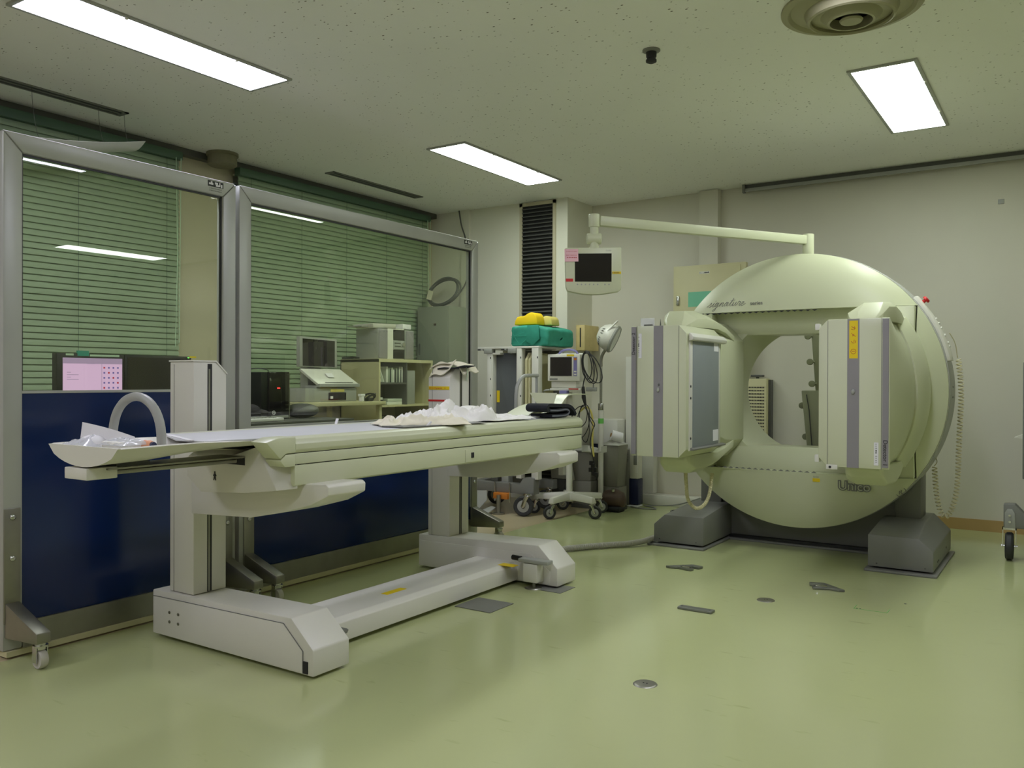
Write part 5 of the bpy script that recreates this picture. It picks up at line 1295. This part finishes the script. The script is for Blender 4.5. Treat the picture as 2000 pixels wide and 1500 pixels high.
tag(obj('dark_case', B().box(-5.05, -4.78, 5.22, 5.46, .442, .82, .01), 'dgrey'), 'dark case low in the left half of the shelf unit', 'case')
# stereo set
for ya, yb, l_ in ((5.257, 5.375, 'left grey loudspeaker of the mini stereo on the shelf unit'), (5.60, 5.712, 'right grey loudspeaker of the mini stereo on the shelf unit')):
    t = thing('loudspeaker', l_, 'speaker', (-4.9, (ya + yb) / 2, 1.29), 'stereo loudspeakers')
    obj('speaker_box', B().box(-5.05 if ya < 5.4 else -4.98, -4.802, ya, yb, 1.291, 1.545, .004), 'lgrey', t)
    obj('speaker_grille', B().box(-4.802, -4.794, ya + .006, yb - .006, 1.30, 1.538, .004), 'purple', t)
t = thing('mini_stereo', 'white and black mini stereo between its two loudspeakers', 'stereo', (-4.9, 5.49, 1.29))
obj('stereo_body', B().box(-5.02, -4.81, 5.385, 5.595, 1.291, 1.555, .004), 'white', t)
obj('disc_bay', B().box(-4.811, -4.804, 5.455, 5.592, 1.455, 1.545), 'screen', t)
obj('tape_deck', B().box(-4.811, -4.804, 5.455, 5.592, 1.30, 1.375), 'screen', t)
fpn = obj('control_panel', B().box(-4.811, -4.802, 5.455, 5.592, 1.378, 1.452), 'lgrey', t)
obj('volume_knob', B().cyl((-4.803, 5.57, 1.42), (-4.790, 5.57, 1.42), .017, seg=18), 'chrome', fpn)
obj('buttons', B().box(-4.803, -4.799, 5.465, 5.54, 1.428, 1.434).box(-4.803, -4.799, 5.465, 5.54, 1.402, 1.408), 'inkd', fpn)
tag(obj('white_tray', B().loft([[(-5.0, 5.20, 1.547), (-4.82, 5.22, 1.547), (-4.80, 5.48, 1.557), (-4.98, 5.48, 1.557)], [(-5.02, 5.18, 1.575), (-4.81, 5.20, 1.585), (-4.79, 5.47, 1.590), (-5.0, 5.48, 1.585)]], bv=.004), 'white'), 'flat white case lying across the top of the stereo', 'case')
tag(obj('white_box', B().box(-4.95, -4.82, 5.59, 5.70, 1.5565, 1.60, .004), 'paper'), 'small white box at the right end on top of the stereo', 'box')
tag(obj('wire_rack', B().box(-5.02, -4.86, 5.12, 5.20, 1.555, 1.56), 'lgrey'), 'small white rack overhanging the left loudspeaker', 'rack')
tag(obj('router', B().box(-5.12, -4.98, 5.16, 5.23, 1.2905, 1.308, .003), 'black'), 'flat black box with a lead at the back of the shelf top', 'router')
# side table with old computer, flat screen, keyboard
t = thing('side_table', 'cream side table with square legs left of the shelf unit', 'table', (-4.85, 4.6, 0))
obj('table_top', B().box(-5.15, -4.50, 4.21, 5.02, .925, .952, .002), 'beige', t)
for xx, yy in ((-4.56, 4.24), (-5.1, 4.24), (-4.56, 4.97), (-5.1, 4.97)):
    obj('leg', B().box(xx, xx + .04, yy, yy + .025, 0, .925), 'beige', t)
t = thing('desktop_computer', 'old grey desktop computer lying flat on the side table', 'computer', (-4.8, 4.6, .952))
obj('case', B().box(-5.05, -4.66, 4.33, 4.86, .953, 1.055, .004), 'lgrey', t)
obj('drive_bay', B().box(-4.661, -4.654, 4.56, 4.74, .965, 1.02), 'screen', t)
obj('label', B().box(-4.661, -4.655, 4.58, 4.72, 1.026, 1.046), 'foampale', t)
obj('badge', B().box(-4.655, -4.652, 4.575, 4.60, .975, .995), 'paper', t)
t = thing('flat_screen', 'blank flat screen in a pale frame standing on the old desktop computer', 'monitor', (-4.83, 4.6, 1.05))
obj('screen_frame', B().prism([(4.385, 1.215), (4.385, 1.44), (4.765, 1.43), (4.77, 1.21)], 'x', -4.815, -4.78, .003), 'lgrey', t)
obj('display', B().prism([(4.415, 1.222), (4.413, 1.425), (4.742, 1.417), (4.742, 1.218)], 'x', -4.781, -4.7785), 'screen', t)
obj('stand', B().box(-4.90, -4.82, 4.5, 4.64, 1.056, 1.23, .004), 'lgrey', t)
t = thing('printer', 'pale grey printer tray propped sloping in front of the flat screen', 'printer', (-4.70, 4.65, 1.055))
obj('sloping_cover', B().loft([[(-4.78, 4.39, 1.20), (-4.78, 4.80, 1.20), (-4.655, 4.88, 1.085), (-4.655, 4.455, 1.085)], [(-4.80, 4.39, 1.19), (-4.80, 4.80, 1.19), (-4.675, 4.88, 1.075), (-4.675, 4.455, 1.075)]], bv=.003), 'white', t)
obj('front_edge', B().box(-4.675, -4.645, 4.455, 4.88, 1.062, 1.088, .003), 'lgrey', t)
obj('slot', B().box(-4.664, -4.661, 4.53, 4.82, 1.096, 1.10), 'dgrey', t)
obj('underside', B().box(-4.80, -4.68, 4.46, 4.86, 1.056, 1.075), 'lgrey', t)
obj('sticker', B().loft([[(-4.732, 4.59, 1.165), (-4.732, 4.66, 1.165), (-4.701, 4.66, 1.135), (-4.701, 4.60, 1.135)], [(-4.728, 4.59, 1.167), (-4.728, 4.66, 1.167), (-4.697, 4.66, 1.137), (-4.697, 4.60, 1.137)]]), 'paper', t)
t = thing('charger_tangle', 'tangle of black charger lead on the side table', 'cable', (-4.6, 4.92, .952))
s = B(); rnd = random.Random(8)
for k in range(7):
    cy = 4.915 + rnd.uniform(-.025, .025); rx = rnd.uniform(.03, .055); ph = rnd.uniform(0, 6)
    s.tube([(-4.58 + .03 * math.sin(a + ph), cy + rx * math.cos(a), .985 + .028 * math.sin(a + .3 * k)) for a in [2 * PI * i / 18 for i in range(18)]], .0035, seg=5, closed=True)
obj('lead_loops', s, 'black', t)
obj('charger_block', B().box(-4.60, -4.55, 4.88, 4.93, .953, .978, .004), 'black', t)
tag(obj('adapter', B().box(-4.58, -4.55, 4.80, 4.83, .953, .995, .004).box(-4.582, -4.548, 4.79, 4.84, .99, 1.01, .004), 'paper'), 'small white adapter standing beside the charger lead', 'adapter')
# desk with tower and pair of monitors
t = thing('desk', 'dark topped desk behind the screens carrying the monitors and tower', 'desk', (-4.5, 3.0, 0))
obj('desk_top', B().box(-5.2, -4.0, 1.9, 4.15, .832, .862, .003), 'dgrey', t)
for xx, yy in ((-5.15, 1.95), (-4.1, 1.95), (-5.15, 4.08), (-4.1, 4.08)):
    obj('leg', B().box(xx, xx + .05, yy, yy + .05, 0, .832), 'dgrey', t)
t = thing('tower_computer', 'black tower computer with a glowing red light behind the farther screen', 'computer', (-4.45, 3.75, .765))
obj('case', B().box(-4.62, -4.30, 3.625, 3.845, .864, 1.165, .006), 'black', t)
obj('front_panel', B().box(-4.301, -4.285, 3.675, 3.845, .866, 1.168, .006), 'screen', t)
obj('silver_edge', B().box(-4.30, -4.283, 3.838, 3.846, .866, 1.165), 'steel', t)
obj('red_light', B().box(-4.285, -4.282, 3.742, 3.762, 1.060, 1.066), 'led', t)
obj('front_grille', B().box(-4.287, -4.281, 3.69, 3.835, .868, .885, .003), 'lgrey', t)
s = B().tube([(-4.281, 3.71 + .012 * math.cos(a), .905 + .012 * math.sin(a)) for a in [2 * PI * i / 20 for i in range(20)]], .0015, seg=5, closed=True)
obj('round_badge', s, 'paper', t)
text('lettering', 'hp', .016, (-4.2805, 3.702, .901), (0, 1, 0), (0, 0, 1), 'paper', t, .0003, shear=.3)
obj('power_lead', B().tube(catmull([(-4.50, 3.66, 1.165), (-4.48, 3.68, 1.185), (-4.44, 3.73, 1.19), (-4.40, 3.76, 1.18), (-4.42, 3.78, 1.167)]), .003, seg=6), 'black', t)
t = thing('keyboard', 'pale keyboard on the desk beside the black tower', 'keyboard', (-4.1, 3.45, .765))
obj('keyboard_body', B().box(-4.22, -4.06, 3.15, 3.60, .864, .884, .004), 'paper', t)
s = B()
for i in range(4):
    for k in range(14): s.box(-4.205 + i * .034, -4.205 + i * .034 + .028, 3.165 + k * .028, 3.165 + k * .028 + .024, .884, .890)
obj('keys', s, 'lgrey', t)
t = thing('rolled_coat', 'dark grey cloth bundle on the desk right of the tower', 'cloth', (-4.3, 3.98, .765))
obj('bundle', B().ball((-4.33, 3.99, .91), .05, 20, (2.2, 2.4, 1.0)), 'dgrey', t, ang=60)
for i, (ya, yb, l_) in enumerate(((2.27, 2.628, 'lit flat monitor showing a lilac window with icons, behind the nearer screen'), (2.632, 3.04, 'switched off black monitor beside the lilac one, behind the nearer screen'))):
    t = thing('desktop_monitor', l_, 'monitor', (-4.22, (ya + yb) / 2, .765), 'pair of black desktop monitors')
    obj('bezel', B().box(-4.245, -4.20, ya, yb, .945, 1.247, .003), 'black', t)
    obj('stand_neck', B().box(-4.28, -4.245, (ya + yb) / 2 - .03, (ya + yb) / 2 + .03, .878, 1.1, .004), 'black', t)
    obj('stand_base', B().box(-4.34, -4.14, (ya + yb) / 2 - .11, (ya + yb) / 2 + .11, .863, .880, .004), 'black', t)
    if i == 0:
        d = obj('display', B().box(-4.2, -4.1985, ya + .03, yb - .012, .965, 1.225), 'screenlit', t, 'lit lilac display')
        obj('menu_bar', B().box(-4.1985, -4.198, ya + .03, yb - .012, 1.196, 1.225), 'screenbar', d)
        obj('panel_divider', B().box(-4.1985, -4.198, ya + .232, ya + .234, .965, 1.225), 'screenbar', d)
        s = B(); s2 = B()
        for r_ in range(8):
            for c_ in range(4):
                yy = ya + .242 + c_ * .025; zz = 1.172 - r_ * .026
                (s if (r_ * 5 + c_ * 3) % 4 == 0 else s2).box(-4.1985, -4.1978, yy, yy + .009, zz, zz + .009)
        obj('red_icons', s, 'iconred', d); obj('blue_icons', s2, 'iconblue', d)
        s = B()
        for k in range(4): s.box(-4.1985, -4.1978, ya + .05, ya + .07 + .04 * (k % 2), 1.15 - .012 * k, 1.153 - .012 * k)
        s.box(-4.1985, -4.1978, ya + .155, ya + .195, 1.195, 1.217)
        obj('window_text', s, 'screenbar', d)
        obj('blue_label', B().box(-4.21, -4.199, ya + .105, ya + .165, 1.235, 1.262), 'teal', t)
        obj('white_label', B().box(-4.2005, -4.199, ya + .045, ya + .085, 1.236, 1.246).box(-4.2005, -4.199, ya + .17, ya + .33, 1.234, 1.244), 'cord', t)
    else:
        obj('display', B().box(-4.2, -4.1985, ya + .015, yb - .02, .965, 1.235), 'screen', t)
        obj('power_light', B().box(-4.2005, -4.199, yb - .025, yb - .015, 1.238, 1.243), 'ledg', t)
        obj('yellow_label', B().box(-4.2005, -4.198, yb - .012, yb + .03, 1.24, 1.25), 'yellow', t)
# ------------------------------------------------------------------ floor fittings
def disc(x, y, l_):
    t = thing('floor_outlet', l_, 'floor outlet', (x, y, 0), 'round metal floor outlets')
    obj('disc_plate', B().lathe([(.001, .004), (.034, .0045), (.042, .003), (.045, .0002), (.001, .0002)], (x, y, 0), seg=40), 'steel', t)
    obj('screw', B().cyl((x - .007, y, .0045), (x - .007, y, .0055), .003, seg=8).cyl((x + .007, y, .0045), (x + .007, y, .0055), .003, seg=8), 'inkd', t)
disc(-1.312, 2.885, 'round metal floor plate in the open foreground')
disc(-1.305, 4.335, 'round metal floor plate nearer the scanner')
M['floorsteel'] = mat('worn_floor_steel', (126, 128, 118), .4, metal=.5, var=.08, scale=30)
t = thing('floor_strip', 'narrow metal strip plate screwed to the floor', 'floor plate', (-1.53, 3.95, 0))
obj('strip_plate', B().box(-1.617, -1.442, 3.925, 3.975, .0005, .012, .003), 'floorsteel', t)
obj('screws', B().cyl((-1.60, 3.95, .012), (-1.60, 3.95, .013), .006, seg=10).cyl((-1.46, 3.95, .012), (-1.46, 3.95, .013), .006, seg=10), 'dgrey', t)
def bracket(cx, cy, rz, l_, mir=1):
    m = Matrix.Translation((cx, cy, 0)) @ Matrix.Rotation(rz, 4, 'Z') @ Matrix.Diagonal((mir, 1, 1, 1))
    t = thing('floor_locator', l_, 'floor bracket', (cx, cy, 0), 'metal docking brackets on the floor')
    obj('locator_plate', B().prism([(-.09, -.06), (.0, .085), (.075, .085), (.075, .04), (.025, .04), (.005, -.0), (.07, -.0), (.07, -.035), (-.02, -.035), (-.06, -.06)], 'z', .0005, .014, .003).xf(m), 'floorsteel', t)
    obj('raised_lug', B().box(-.005, .055, -.03, -.008, .014, .022, .003).xf(m), 'chrome', t)
bracket(-1.93, 4.79, -.25, 'metal docking bracket on the floor left of the scanner centre')
bracket(-1.11, 4.76, .35, 'metal docking bracket on the floor before the right grey foot', -1)
tag(obj('floor_hatch', B().prism([(-2.545, 3.345), (-2.33, 3.345), (-2.33, 3.55), (-2.545, 3.55)], 'z', .0004, .004, .001), 'grey'), 'flat square grey metal plate half under the couch beam', 'floor plate')
tag(obj('floor_hatch', B().prism([(-2.42, 4.02), (-2.24, 4.02), (-2.24, 3.86), (-2.42, 3.86)], 'z', .0004, .003, .001), 'grey'), 'small grey metal plate under the rear couch foot nose', 'floor plate')
t = thing('floor_mark', 'thin taped rectangle outline on the floor at the right', 'floor marking', (-.84, 4.46, 0))
obj('mark_line', B().box(-.90, -.745, 4.425, 4.428, .0003, .0010).box(-.90, -.897, 4.428, 4.50, .0003, .0010).box(-.748, -.745, 4.428, 4.50, .0003, .0010), 'green', t)
obj('bolt_hole', B().cyl((-.885, 4.435, .0003), (-.885, 4.435, .0012), .004, seg=8).cyl((-.87, 4.435, .0003), (-.87, 4.435, .0012), .004, seg=8).cyl((-.70, 4.66, .0003), (-.70, 4.66, .0012), .006, seg=8), 'inkd', t)
# ------------------------------------------------------------------ cart cut by the right edge
t = thing('equipment_trolley', 'grey wheeled trolley cut off by the right edge of the view', 'trolley', (-.05, 6.5, 0))
obj('base_beam', B().prism([(6.13, .20), (6.13, .352), (6.16, .352), (6.30, .26), (6.30, .20)], 'x', -.365, .45, .004).xf(Matrix.Identity(4)), 'grey', t) if False else None
obj('base_beam', B().prism([(-.362, .205), (-.362, .352), (-.30, .356), (-.24, .29), (-.12, .25), (.45, .25), (.45, .205)], 'y', 6.15, 6.24, .004), 'grey', t)
obj('base_beam', B().box(-.24, .45, 6.85, 6.94, .205, .27, .004), 'grey', t)
obj('side_beam', B().box(-.20, -.12, 6.2, 6.9, .21, .26, .004), 'grey', t)
fp_ = obj('axle_plate', B().prism([(-.355, .205), (-.355, .30), (-.34, .325), (-.315, .325), (-.30, .30), (-.295, .205)], 'y', 6.142, 6.152, .002), 'lgrey', t)
obj('nut', B().cyl((-.328, 6.134, .285), (-.328, 6.142, .285), .008, seg=6).cyl((-.328, 6.134, .245), (-.328, 6.142, .245), .008, seg=6), 'chrome', fp_)
def wheelf(x, y, r):
    f = B().box(x - .038, x - .033, y - .02, y + .02, r * .9, .205).box(x + .033, x + .038, y - .02, y + .02, r * .9, .205).box(x - .038, x + .038, y - .02, y + .02, .190, .205).cyl((x - .045, y, r), (x + .045, y, r), .008, seg=10)
    fo = obj('caster', f, 'chrome', t)
    obj('wheel', B().lathe([(.03, -.018), (r * .9, -.022), (r, -.012), (r, .012), (r * .9, .022), (.03, .018)], (x, y, r), (1, 0, 0), 36), 'rubber', fo)
wheelf(-.331, 6.19, .087); wheelf(-.16, 6.89, .087); wheelf(.38, 6.19, .087); wheelf(.38, 6.89, .087)
obj('cabinet_body', B().box(-.255, .45, 6.0, 6.95, .53, 1.24, .006), 'grey', t)
obj('side_shelf', B().prism([(-.30, .78), (-.255, .80), (-.255, .775)], 'y', 6.0, 6.12), 'white', t)
obj('pillar', B().box(-.05, .25, 6.2, 6.9, .25, .53), 'grey', t)
